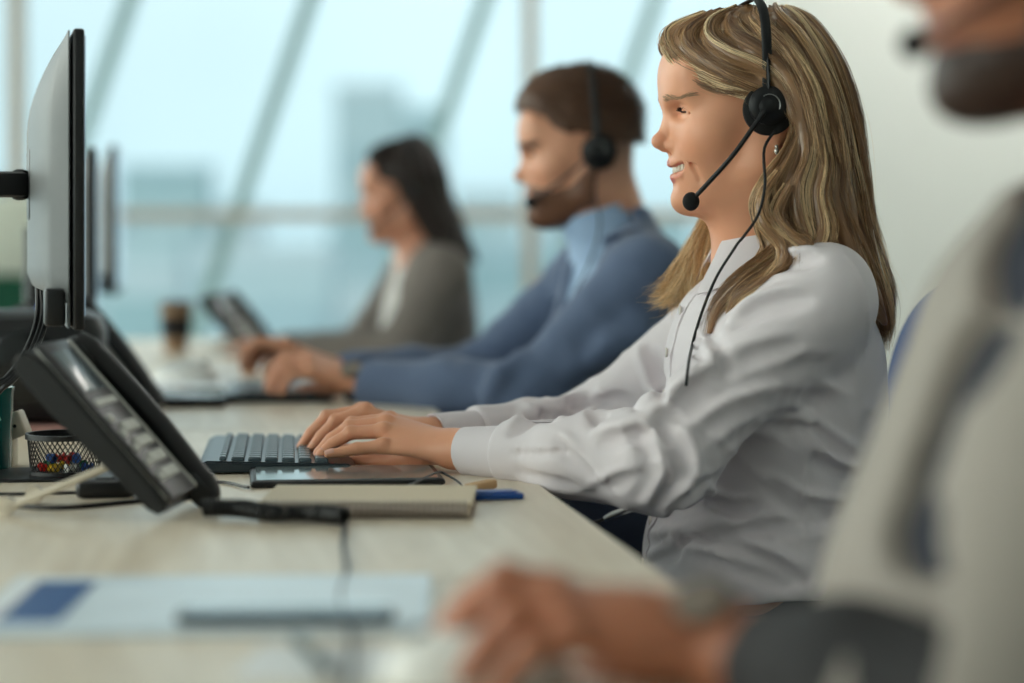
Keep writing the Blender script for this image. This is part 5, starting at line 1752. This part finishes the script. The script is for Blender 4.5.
def watch(wr, el, name_m, parent, r=.029, off=.018):
    """wrist watch: band and case; a child because it is worn"""
    d = unit(np.array(el) - np.array(wr)); c = np.array(wr) + d * off
    n = unit(V3(-.1, -.6, .75)); n = unit(n - d * (n @ d)); w = np.cross(d, n)
    pts = [c + (n * math.cos(t) + w * math.sin(t)) * r for t in np.linspace(0, 2 * math.pi, 33)[:-1]]
    MB().tube(pts, .0088, 8, closed=True, flat=.22, up=n).build('watch_band', name_m, parent, smooth=True)
    MB().lathe(c + n * (r - .001), [(0, 0), (.017, 0), (.0185, .003), (.0180, .0075), (.0155, .0085), (0, .0088)], 30, frame(d, n)).build('watch_case', mat('brushed_watch_steel', srgb(128, 118, 108), .4, metal=.8), parent, smooth=True)


def cropped_hair(h, root, col_, m, thick=.014, top=.020, fade=0.0, region=None, nst=5200, light=None, back=.004):
    """short men's hair: a cap that thickens to the top, with strands"""
    C = SDF(); W = h.wrap
    C.u(W(ell((.021, 0, .036), (.0925 + back, .078, .079))), .0)
    C.u(W(ell((.020, 0, .052), (.0955 + thick * .35, .076 + thick * .2, .070 + top))), .02)
    C.u(W(ell((.070, 0, .085), (.046, .052, .030 + top * .6))), .03)
    C.u(W(ell((-.020, 0, -.010), (.062, .072, .075))), .03)
    def line(p):
        q = h.loc(p); f, u = q[:, 0], q[:, 2]
        ln = np.interp(f, [-.09, -.03, -.022, .004, .012, .030, .040, .066, .078, .120], [-.085 + 2.6 * fade, -.060 + 2.0 * fade, -.010 + fade, .012 + .6 * fade, -.030 + 1.6 * fade, -.025 + 1.6 * fade, .034, .050, .066, .082])
        return (ln - u) * h.k
    C.cut(line)
    C.disp(lambda p: .0018 * nz(p @ rot('Y', 25) * np.array([.6, 1.6, .8]), 150 / h.k, 1.0))
    c0 = np.array(col_)
    o = sdf_obj('hair', C, h.O + V3(-.16, -.11, -.12), h.O + V3(.13, .11, .18), .0034, m, root,
                colf=lambda P: np.tile(c0, (len(P), 1)) * (1 + .2 * nz(P, 200, 3))[:, None])
    me = o.data; n = len(me.vertices); co = np.empty(n * 3, np.float32); no = np.empty(n * 3, np.float32)
    me.vertices.foreach_get('co', co); me.vertex_normals.foreach_get('vector', no)
    co = co.reshape(-1, 3); no = no.reshape(-1, 3)
    M = np.array(o.matrix_world)  # parent's offset
    bpy.context.view_layer.update(); M = np.array(o.matrix_world)
    co = co @ M[:3, :3].T + M[:3, 3]
    i = RNG.integers(0, n, nst); P = co[i]; Nn = no[i]
    L = h.loc(P); keep = (Nn[:, 2] > -.5); P, Nn, L = P[keep], Nn[keep], L[keep]
    flow = h.R @ V3(-.6, 0, -.2)
    back_ = np.tile(flow, (len(P), 1)) + Nn * .55 + RNG.normal(0, .18, P.shape)
    ln = np.interp(L[:, 2], [0, .04, .09, .13], [.004, .007, .018, .022]) * h.k
    t = np.linspace(0, 1, 6)
    C_ = P[:, None] - Nn[:, None] * .001 + back_[:, None] * (ln[:, None, None] * t[None, :, None]) - V3(0, 0, 1) * (ln[:, None, None] * .35 * t[None, :, None] ** 2)
    hair_strands('hair_strands', C_, np.full(len(P), .00045), c0 * RNG.uniform(.7, 1.5, (len(P), 1)), m, o)
    return o


def beard(h, root, col_, m, thick=.005, moustache=True):
    """the beard is its own closed surface over jaw, chin and upper lip"""
    S = SDF(); head_ops(S, h, male=True, smile=False, open_mouth=False)
    base = S.fn()
    def bd(p):
        q = h.loc(p); f, s, u = q[:, 0], np.abs(q[:, 1]), q[:, 2]
        up = np.interp(f, [-.01, .012, .04, .07, .085, .095, .12], [.000, -.012, -.046, -.052, -.047, -.043, -.043])
        if not moustache: up = np.where(f > .06, np.minimum(up, -.067), up)
        reg = np.maximum(u - up, -.125 - u); reg = np.maximum(reg, .0 - f + .0 * s)
        # leave the lips free
        lp = np.sqrt(((f - .104) / .018) ** 2 + (s / .0235) ** 2 + ((u + .0585) / .0085) ** 2) - 1
        reg = np.maximum(reg, -lp * .008)
        t = thick * np.clip((up - u) / .012, .15, 1)
        return np.maximum(base(p) - t * h.k, reg * h.k)
    B = SDF().u(bd); B.disp(lambda p: .0008 * nz(p, 420, 3))
    c0 = np.array(col_)
    return sdf_obj('beard', B, h.O + h.R @ V3(.16, .1, .03) * 0 + V3(-.16, -.10, -.14), h.O + V3(.03, .10, .02), .0028, m, root,
                   colf=lambda P: np.tile(c0, (len(P), 1)) * (1 + .25 * nz(P, 300, 3))[:, None])


hair_m = mat('dark_hair', vcol=True, rough=.45, spec=.4)


# ---------------- the man in the blue blazer
def build_man():
    Y = 3.50
    h = Head(at(592, 157, Y), yaw=2, pitch=-2, sc_=1.02)
    root = empty('person', (.20, Y, 0), 0, 'bearded man in a blue blazer and headset, typing behind the blonde woman', 'person')
    bpy.context.view_layer.update()
    sk = mat('skin_tanned', vcol=True, rough=.45, sss=.1, bump=.1, bscale=900, nscale=60, namp=.05)
    S = SDF(); head_ops(S, h, male=True, smile=False, open_mouth=False)
    nb = at(622, 262, Y + .01)
    S.u(rcone(h.w(-.010, 0, -.03), nb, .056, .064), .03)
    T = [(262, 575, 662, .15), (300, 560, 672, .175), (350, 555, 676, .17), (400, 556, 674, .16), (450, 552, 676, .165), (500, 548, 684, .18)]
    S.u(loft(levels(T, Y + .02, .026), 2.3), .04)
    shN, elN, wrN = at(646, 280, 3.30), at(530, 398, 3.27), at(368, 386, 3.40)
    shF, elF, wrF = at(592, 276, 3.70), at(478, 378, 3.76), at(345, 376, 3.60)
    S.u(rcone(nb + V3(0, 0, -.02), shN, .035, .04), .04).u(rcone(nb + V3(0, 0, -.02), shF, .035, .04), .04)
    for a, b, c in ((shN, elN, wrN), (shF, elF, wrF)): arm_ops(S, a, b, c, r=(.044, .038, .040, .028))
    Q = SDF(); an = lower_body(S, Q, (.165, .545), -.27, 3.50)
    n1 = unit(V3(-.3, -.35, .9))
    F = [[at(312, 360, 3.440), at(285, 358, 3.440), at(273, 369, 3.44), at(268, 382, 3.44)],
         [at(310, 362, 3.420), at(282, 362, 3.418), at(271, 375, 3.416), at(267, 388, 3.414)],
         [at(310, 367, 3.400), at(286, 368, 3.396), at(276, 380, 3.394), at(272, 391, 3.392)],
         [at(312, 373, 3.380), at(292, 375, 3.374), at(284, 385, 3.372), at(281, 393, 3.370)]]
    hand_ops(S, wrN, n1, F, [at(338, 385, 3.425), at(318, 388, 3.440), at(304, 391, 3.448), at(294, 394, 3.452)], rk=.0102, sc_=1.1)
    F2 = [[q + V3(-.06, .20, .018) + (V3(0, -2 * (q[1] - 3.41), 0)) for q in f] for f in F]
    hand_ops(S, wrF, unit(V3(-.3, .35, .9)), F2, [q + V3(-.05, .20, .012) for q in (at(338, 385, 3.39), at(318, 388, 3.375), at(304, 391, 3.37), at(294, 394, 3.365))], rk=.0102, sc_=1.1)
    base = srgb(206, 148, 118)
    def stub(c, L, P):      # cropped sides: very short hair over the skin
        f, u = L[:, 0], L[:, 2]
        w = np.clip((.018 - f) / .012, 0, 1) * np.clip((u + .055) / .06, 0, 1) * np.clip((.16 - u) / .02, 0, 1) * (np.abs(L[:, 1]) < .0745 + .03 * (f < -.02))
        w = (w * .62)[:, None]
        return c * (1 - w) + np.array(srgb(74, 50, 36)) * w
    sdf_obj('body', S, (-.50, 3.18, .02), (.36, 3.92, 1.30), .0085, sk, root,
            fine=[[(-.46, -.18, .0028), (h.O[0] - .14, h.O[0] + .09, .0026)], [(3.34, 3.64, .0030)], [(.73, .86, .0028), (h.O[2] - .13, h.O[2] + .13, .0026)]],
            colf=lambda P: lips_col(h, base, srgb(170, 98, 86), P, stub))
    eyes(h, root); lashes_brows(h, root, srgb(44, 30, 22), True, S=S)
    cropped_hair(h, root, srgb(84, 56, 38), hair_m, thick=.010, top=.030, fade=.040, back=.000)
    beard(h, root, srgb(104, 68, 48), hair_m, .0022)
    # pale blue shirt with collar
    bs = mat('pale_blue_shirt', srgb(150, 176, 206), .75, sheen=.1)
    C = SDF(); C.u(loft(levels(T, Y + .02, .002), 2.3)); C.u(rcone(nb, h.w(-.004, 0, -.085), .076, .066), .04)
    C.sub(rcone(nb + V3(0, 0, .045), h.w(0, 0, -.05), .058, .062)); C.cut(lambda p: p[:, 2] - at(0, 200, Y)[2] - .35 * (p[:, 0] - nb[0]))
    sdf_obj('shirt', C, (.0, 3.28, .66), (.34, 3.76, 1.12), .005, bs, root)
    for s in (1, -1):
        g = []
        for t in np.linspace(0, 1, 18):
            a = math.radians(25 + 135 * t); o = V3(math.cos(a), -s * math.sin(a), 0)
            tp = nb + V3(-.006, 0, .045) + o * .066 + V3(0, 0, -.016 * (1 - math.cos(a)) / 2)
            g.append([tp + o * (.010 * v) + V3(-.012 * v * t, 0, -.042 * v) for v in np.linspace(0, 1, 6)])
        MB().sheet(g, .003).build('shirt_collar', bs, root, smooth=True)
    # blazer, open in front
    bz = mat('blue_blazer_wool', srgb(84, 100, 128), .85, bump=.25, bscale=700, sheen=.2)
    G = SDF()
    T2 = [(208, 606, 650, .082), (232, 590, 658, .11), (262, 568, 668, .16), (300, 556, 680, .195), (350, 548, 684, .19), (400, 546, 684, .18), (450, 540, 688, .19), (500, 536, 694, .20)]
    G.u(loft(levels(T2, Y + .02), 2.3)); G.u(rcone(nb + V3(.015, 0, -.02), shN, .06, .066), .05).u(rcone(nb + V3(.015, 0, -.02), shF, .06, .066), .05)
    for a, b, c, q in ((shN, elN, wrN, 1.0), (shF, elF, wrF, .95)):
        G.u(rcone(a, b, .066 * q, .057 * q), .03).u(rcone(b, b + (c - b) * .5, .056 * q, .050 * q), .03).u(rcone(b + (c - b) * .5, b + (c - b) * .93, .050 * q, .043), .03)
    for pts, r, k in (([(645, 335, 3.22), (610, 350, 3.22), (570, 372, 3.23)], .014, .03), ([(520, 360, 3.25), (500, 375, 3.235), (490, 398, 3.24)], .013, .025),
                      ([(470, 368, 3.30), (462, 384, 3.29), (466, 404, 3.30)], .011, .02), ([(665, 310, 3.26), (635, 325, 3.24), (605, 345, 3.23)], .012, .03)):
        G.u(chain([at(*p) for p in pts], [r * .7, r, r * .6]), k)
    G.disp(lambda p: -.0035 * (1 - np.abs(nz(p @ rot('Y', 40) * np.array([.6, 1, 1.8]), 22, 5))) ** 3 + .0012)
    G.sub(rcone(nb + V3(-.015, 0, .0), h.w(.0, 0, -.05), .066, .070), .006)
    # opening: wedge cut out of the front
    top_, bot_ = at(600, 235, Y), at(545, 400, Y)
    G.sub(chain([at(598, 222, 3.44), at(572, 285, 3.385), at(546, 360, 3.40)], [.060, .058, .030]), .006)
    G.sub(chain([at(598, 222, 3.56), at(566, 285, 3.58), at(544, 360, 3.53)], [.056, .050, .020]), .006)
    G.cut(lambda p: .60 - p[:, 2])
    sdf_obj('blazer', G, (-.34, 3.12, .58), (.38, 3.92, 1.14), .0052, bz, root)
    # lapels
    for s in (1, -1):
        g = []
        A_ = [at(x_, y_, Y - .13) for x_, y_ in ((626, 212), (610, 240), (592, 285), (572, 330), (550, 372))]
        B_ = [at(x_, y_, Y - .15) for x_, y_ in ((640, 214), (636, 250), (622, 282), (592, 330), (554, 380))]
        A_ = spline(A_, 20); B_ = spline(B_, 20)
        for i in range(20):
            g.append([A_[i] * (1 - v) + B_[i] * v for v in np.linspace(0, 1, 6)])
        if s < 0: g = [[np.array([q[0], 2 * (Y + .02) - q[1], q[2]]) for q in r_] for r_ in g]
        ga = np.array(g); Pj, gr = project(G, ga.reshape(-1, 3), .009, 6); ga = Pj.reshape(ga.shape)
        MB().sheet(ga, .006).build('lapel', bz, root, smooth=True)
    sl = SDF(); sl.u(fcone(wrN + (elN - wrN) * .02, wrN + (elN - wrN) * .18, .034, .036, V3(0, 0, 1), .95)); 
    sdf_obj('shirt_cuff', sl, wrN - .07, wrN + .09, .004, bs, root)
    Q.disp(lambda p: .002 * nz(p, 30, 4)); Q.cut(lambda p: .115 - p[:, 2]); Q.cut(lambda p: p[:, 2] - .66)
    sdf_obj('trousers', Q, (-.40, 3.22, .08), (.36, 3.80, .70), .009, navy_m, root)
    shoes(an, root)
    watch(wrN + (wrN - elN) * .13, elN, mat('watch_strap_dark', srgb(40, 34, 30), .5), root, .0305)
    headset(h, 'black wired headset worn by the man in the blue blazer', at(531, 202, Y - .05), cup_r=.024, s_cup=.092, top=.150,
            cable=[h.w(-.004, .10, -.012), at(594, 190, Y - .10), at(600, 225, Y - .13), at(590, 262, Y - .16), at(572, 300, Y - .19), at(566, 330, Y - .20)])


# ---------------- the dark-haired woman by the window
def build_far():
    Y = 4.90
    h = Head(at(410, 196, Y), yaw=6, pitch=-3, sc_=.95)
    root = empty('person', (-.12, Y, 0), 0, 'dark-haired woman in a grey blazer by the window, reaching for the desk phone', 'person')
    bpy.context.view_layer.update()
    sk = mat('skin_light_brown', vcol=True, rough=.45, sss=.1, nscale=60, namp=.05)
    S = SDF(); head_ops(S, h, smile=False, open_mouth=False)
    nb = at(424, 262, Y)
    S.u(rcone(h.w(-.008, 0, -.03), nb, .050, .054), .03)
    T = [(262, 400, 452, .12), (290, 386, 470, .16), (325, 378, 474, .165), (360, 374, 472, .15), (400, 372, 472, .15), (440, 370, 480, .17)]
    S.u(loft(levels(T, Y, .012), 2.3), .04)
    shN, elN, wrN = at(442, 276, Y - .18), at(404, 352, Y - .26), at(296, 354, Y - .20)
    shF, elF, wrF = at(415, 276, Y + .18), at(360, 352, Y + .26), at(278, 348, Y + .10)
    S.u(rcone(nb, shN, .045, .045), .05).u(rcone(nb, shF, .045, .045), .05)
    for a, b, c in ((shN, elN, wrN), (shF, elF, wrF)): arm_ops(S, a, b, c)
    Q = SDF(); an = lower_body(S, Q, (-.09, .545), -.52, Y)
    def mk(w, s):
        F = []
        for i, dy in enumerate((.028, .009, -.010, -.028)):
            m = w + V3(-.078, -s * dy * -1, .022); p = m + V3(-.036, 0, .004 - abs(dy) * .2); d = p + V3(-.020, 0, -.014); t = d + V3(-.010, 0, -.018)
            F.append([m, p, d, t])
        T_ = [w + V3(-.03, s * .028, .0), w + V3(-.058, s * .040, -.004), w + V3(-.080, s * .040, -.010), w + V3(-.098, s * .038, -.018)]
        return F, T_
    F, T_ = mk(wrN, 1); hand_ops(S, wrN, V3(0, -.2, 1), F, T_, rk=.0085)
    F, T_ = mk(wrF, -1); hand_ops(S, wrF, V3(0, .2, 1), F, T_, rk=.0085)
    sdf_obj('body', S, (-.78, Y - .34, .02), (.06, Y + .36, 1.26), .0100, sk, root,
            fine=[[(-.70, -.44, .0036), (h.O[0] - .13, h.O[0] + .08, .0032)], [(Y - .28, Y - .12, .0036), (Y - .09, Y + .16, .0034)], [(.73, .80, .0036), (h.O[2] - .12, h.O[2] + .12, .0032)]],
            colf=lambda P: lips_col(h, srgb(204, 144, 116), srgb(160, 80, 74), P))
    eyes(h, root, mat('iris_brown', srgb(60, 38, 24), .2)); lashes_brows(h, root, srgb(30, 22, 18))
    pal = [srgb(38, 26, 22), srgb(50, 34, 28), srgb(28, 20, 18), srgb(64, 44, 34)]
    C = SDF(); W = h.wrap
    C.u(W(ell((.016, 0, .042), (.098, .083, .086)))); C.u(W(ell((-.030, 0, -.01), (.060, .076, .085))), .03)
    def face(p):
        q = h.loc(p); f, u = q[:, 0], q[:, 2]
        return (np.interp(f, [-.02, .005, .02, .05, .08, .105, .12], [-.2, -.02, .010, .034, .045, .062, .080]) - u) * h.k
    C.cut(face)
    L = []
    def lk(pts, rad, w=1): L.append(([at(*p) for p in pts], rad, w))
    N = Y - .090
    for i, (a, b) in enumerate(((0, 0), (9, .0), (18, .01), (27, .03), (30, .06), (30, .10), (28, .14), (20, .17), (8, .185))):
        y = N + b
        lk([(412 + a * .2, 138, Y - .01), (400 + a, 150, y + .03 * (b < .08)), (400 + a * 1.3, 172, y), (410 + a * 1.1, 196, y), (422 + a, 216, y), (434 + a * .9, 238, y), (446 + a * .75, 256, y)], [.010, .014, .018, .019, .019, .018, .010])
    lk([(405, 139, Y), (385, 148, N + .04), (374, 158, N + .045), (385, 170, N + .02), (400, 180, N + .004), (415, 190, N)], [.008, .012, .012, .013, .013, .012])
    lk([(405, 139, Y), (385, 146, Y + .04), (372, 156, Y + .05), (380, 172, Y + .07), (398, 186, Y + .085), (412, 210, Y + .09)], [.008, .012, .012, .013, .013, .012])
    lk([(440, 222, N + .02), (454, 236, N + .035), (465, 248, N + .045), (476, 262, N + .05)], [.020, .024, .018, .006])
    lock_sdf(C, L, .006, .9)
    C.disp(lambda p: .0012 * nz(p @ rot('Y', 20) * np.array([.35, 1.6, .35]), 200, 7.0))
    o = sdf_obj('hair', C, (-.40, Y - .14, .90), (-.02, Y + .15, 1.27), .0040, hair_m, root, colf=lambda P: np.tile(srgb(36, 25, 21), (len(P), 1)) * (1 + .2 * nz(P, 200, 3))[:, None])
    cv, wd, cl = lock_strands(L, 120, pal, seg=20, frizz=.002, width=(.0004, .0007)); hair_strands('hair_strands', cv, wd, cl, hair_m, o)
    wb = mat('white_blouse', srgb(226, 222, 218), .8)
    B = SDF(); B.u(loft(levels(T, Y, .004), 2.3)); B.u(rcone(nb, h.w(-.0, 0, -.10), .066, .058), .03); B.sub(rcone(nb + V3(0, 0, .03), h.w(0, 0, -.05), .052, .062))
    B.cut(lambda p: p[:, 2] - at(0, 246, Y)[2] - .2 * (p[:, 0] - nb[0]))
    sdf_obj('blouse', B, (-.36, Y - .2, .62), (-.04, Y + .2, 1.06), .006, wb, root)
    gz = mat('grey_blazer_tweed', srgb(120, 112, 106), .9, bump=.3, bscale=600, nscale=300, namp=.12)
    G = SDF()
    T2 = [(244, 416, 446, .085), (262, 398, 458, .13), (290, 386, 474, .175), (325, 374, 478, .18), (360, 368, 476, .165), (400, 366, 478, .17), (440, 362, 486, .18)]
    G.u(loft(levels(T2, Y), 2.3)); G.u(rcone(nb + V3(.012, 0, -.02), shN, .055, .060), .05).u(rcone(nb + V3(.012, 0, -.02), shF, .055, .060), .05)
    for a, b, c in ((shN, elN, wrN), (shF, elF, wrF)):
        G.u(rcone(a, b, .066, .056), .03).u(rcone(b, b + (c - b) * .88, .054, .040), .03)
    G.disp(lambda p: -.0035 * (1 - np.abs(nz(p @ rot('Y', 40) * np.array([.6, 1, 1.8]), 22, 5))) ** 3 + .0012)
    G.sub(rcone(nb + V3(-.02, 0, 0), h.w(.02, 0, -.05), .058, .075), .01)
    G.sub(chain([at(404, 256, Y - .06), at(384, 310, Y - .10), at(372, 356, Y - .09)], [.052, .055, .030]), .008)
    G.sub(chain([at(400, 256, Y + .06), at(380, 310, Y + .08), at(372, 356, Y + .06)], [.052, .050, .030]), .008)
    G.cut(lambda p: .62 - p[:, 2])
    sdf_obj('blazer', G, (-.72, Y - .36, .60), (.02, Y + .36, 1.08), .0062, gz, root)
    Q.cut(lambda p: .115 - p[:, 2]); Q.cut(lambda p: p[:, 2] - .66)
    sdf_obj('trousers', Q, (-.66, Y - .26, .08), (.10, Y + .26, .70), .010, trouser_m, root)
    shoes(an, root)
    headset(h, 'black headset worn by the dark-haired woman by the window', h.w(.098, .045, -.072), cup_r=.023, s_cup=.104, top=.150)


# ---------------- the man in the foreground, close to the lens
def build_front():
    Y = 1.33
    h = Head(at(1092, -76, Y), yaw=3, pitch=-6, sc_=1.02)
    root = empty('person', (.52, Y, 0), 0, 'strongly blurred bearded man in a light jacket in the right foreground, hand on the mouse', 'person')
    bpy.context.view_layer.update()
    sk = mat('skin_brown', vcol=True, rough=.45, sss=.1, nscale=60, namp=.05)
    S = SDF(); head_ops(S, h, male=True, smile=False, open_mouth=False)
    nb = at(1165, 190, Y + .01)
    S.u(rcone(h.w(-.010, 0, -.03), nb, .056, .064), .03)
    # levels: py, x0, x1 at this depth
    T = [(190, 1040, 1260, .13), (270, 972, 1370, .165), (360, 936, 1400, .17), (460, 896, 1400, .165), (560, 856, 1400, .165), (660, 836, 1420, .17), (760, 832, 1440, .18)]
    S.u(loft(levels(T, Y + .02, .014), 2.3), .04)
    shN, elN, wrN = at(1150, 330, 1.16), at(985, 742, 1.115), at(722, 648, 1.245)
    shF, elF, wrF = at(1130, 300, 1.51), at(985, 560, 1.60), at(640, 560, 1.56)
    elF = V3(.44, 1.56, .74); wrF = V3(.24, 1.47, .600)
    S.u(rcone(nb, shN, .05, .05), .05).u(rcone(nb, shF, .05, .05), .05)
    arm_ops(S, shN, elN, wrN, r=(.048, .034, .036, .028))
    hipx = .50
    Q = SDF(); an = lower_body(S, Q, (hipx, .545), .08, Y)
    F = [[at(556, 592, 1.285), at(506, 578, 1.290), at(470, 600, 1.292), at(440, 632, 1.294)],
         [at(556, 598, 1.262), at(498, 592, 1.262), at(462, 622, 1.262), at(442, 650, 1.262)],
         [at(562, 612, 1.240), at(512, 618, 1.236), at(484, 650, 1.234), at(466, 676, 1.232)],
         [at(574, 636, 1.220), at(532, 648, 1.210), at(508, 676, 1.205), at(492, 696, 1.200)]]
    hand_ops(S, wrN, unit(V3(-.3, -.3, .9)), F, [at(650, 668, 1.285), at(596, 680, 1.305), at(556, 686, 1.315), at(524, 690, 1.32)], rk=.0105, sc_=1.15)
    S.u(ell(at(640, 632, 1.255), (.040, .030, .022)), .02)
    base = srgb(168, 108, 80)
    sdf_obj('body', S, (-.08, 1.00, .02), (.66, 1.62, 1.32), .0085, sk, root,
            fine=[[(-.06, .15, .0030), (h.O[0] - .14, h.O[0] + .09, .0030)], [(1.18, 1.42, .0032)], [(.73, .83, .0030), (h.O[2] - .13, h.O[2] + .13, .0030)]],
            colf=lambda P: lips_col(h, base, srgb(150, 86, 76), P))
    eyes(h, root); lashes_brows(h, root, srgb(20, 15, 13), True)
    cropped_hair(h, root, srgb(24, 18, 15), hair_m)
    beard(h, root, srgb(52, 34, 26), hair_m, .004, False)
    # white shirt front, dark lining, light grey jacket
    ws = mat('navy_shirt_cotton', srgb(34, 38, 50), .8)
    C = SDF(); C.u(loft(levels(T, Y + .02, .004), 2.3)); C.u(rcone(nb, h.w(-.004, 0, -.10), .074, .066), .03)
    C.sub(rcone(nb + V3(0, 0, .02), h.w(0, 0, -.05), .058, .064)); C.cut(lambda p: p[:, 2] - at(0, 150, Y)[2] - .3 * (p[:, 0] - nb[0])); C.cut(lambda p: .62 - p[:, 2])
    C.disp(lambda p: -.003 * (1 - np.abs(nz(p @ rot('Y', 60) * np.array([.6, 1, 1.8]), 20, 5))) ** 3)
    sdf_obj('shirt', C, (.16, 1.12, .60), (.64, 1.56, 1.14), .0055, ws, root)
    dk = mat('navy_tie_silk', srgb(24, 28, 40), .5)
    jk = mat('light_grey_jacket', srgb(146, 139, 132), .85, bump=.2, bscale=600)
    def shell(t0, t1, mat_, nm, cutf):
        G = SDF()
        G.u(loft([(z, cx, cy, ax + t0, ay + t0) for z, cx, cy, ax, ay in levels(T, Y + .02)], 2.3)); G.u(rcone(nb + V3(.015, 0, -.02), shN, .06 + t0, .060 + t0), .05).u(rcone(nb + V3(.015, 0, -.02), shF, .06 + t0, .060 + t0), .05)
        if t1:
            for a, b, c, q in ((shN, elN, wrN, 1.0),):
                G.u(rcone(a, b, .080 * q, .068 * q), .035).u(rcone(b, b + (c - b) * .16, .066 * q, .064 * q), .03)
        G.sub(rcone(nb + V3(-.02, 0, 0), h.w(.02, 0, -.05), .064, .088), .01)
        cutf(G)
        G.cut(lambda p: .60 - p[:, 2])
        return sdf_obj(nm, G, (.05, 1.0, .58), (.70, 1.66, 1.14), .0055, mat_, root)
    def c2(G):
        base = SDF(); base.ops = list(G.ops); Q_ = []
        for x, y in spline([(1045, 160), (1010, 250), (960, 400), (912, 550), (880, 690)], 14):
            Ys = np.linspace(1.0, 1.5, 200); P = np.stack([(x - CX) * Ys / FPX, Ys, CZ - (y - CY) * Ys / FPX], 1)
            d = base.ev(P)
            if (d < 0).any(): Q_.append(P[np.argmax(d < 0)])
        G.sub(chain(Q_, list(np.linspace(.048, .030, len(Q_)))), .004)
    shell(.016, 1, jk, 'jacket', c2)
    dsl = mat('charcoal_sleeve', srgb(44, 44, 46), .85)
    for nm_, (a, b, c) in (('near', (shN, elN, wrN)), ('far', (shF, elF, wrF))):
        D_ = SDF().u(rcone(b, b + (c - b) * .5, .058, .050), .02).u(rcone(b + (c - b) * .5, b + (c - b) * .74, .050, .038), .02); D_.disp(lambda p: .002 * nz(p, 60, 2))
        sdf_obj('rolled_sleeve', D_, np.minimum(b, c) - .08, np.maximum(b, c) + .08, .004, dsl, root)
    Q.cut(lambda p: .115 - p[:, 2]); Q.cut(lambda p: p[:, 2] - .66)
    sdf_obj('trousers', Q, (-.06, Y - .26, .08), (.68, Y + .26, .70), .009, trouser_m, root)
    shoes(an, root)
    watch(wrN, elN, mat('brown_watch_band', srgb(92, 66, 50), .4), root, .0310, -.004)
    headset(h, 'blurred black headset of the man in the foreground, microphone before his lips', at(914, 44, Y - .03), s_cup=.090, top=.150)


build_man(); build_far(); build_front()
# ------------------------------------------------------------------ camera and quick test light
cam = bpy.data.cameras.new('camera'); co = bpy.data.objects.new('camera', cam); COL.objects.link(co)
cam.sensor_width = 36; cam.lens = FPX / 1024 * 36; cam.shift_y = -(341.5 - CY) / 1024
co.location = (0, 0, CZ); co.rotation_euler = (math.pi / 2, 0, 0)
cam.dof.use_dof = True; cam.dof.focus_distance = 2.36; cam.dof.aperture_fstop = 1.8; cam.dof.aperture_blades = 0
cam.clip_start = .05; cam.clip_end = 500
sc.camera = co
sc.view_settings.view_transform = 'Standard'; sc.view_settings.look = 'None'; sc.view_settings.gamma = 1
sc.view_settings.use_curve_mapping = False; sc.view_settings.exposure = .12
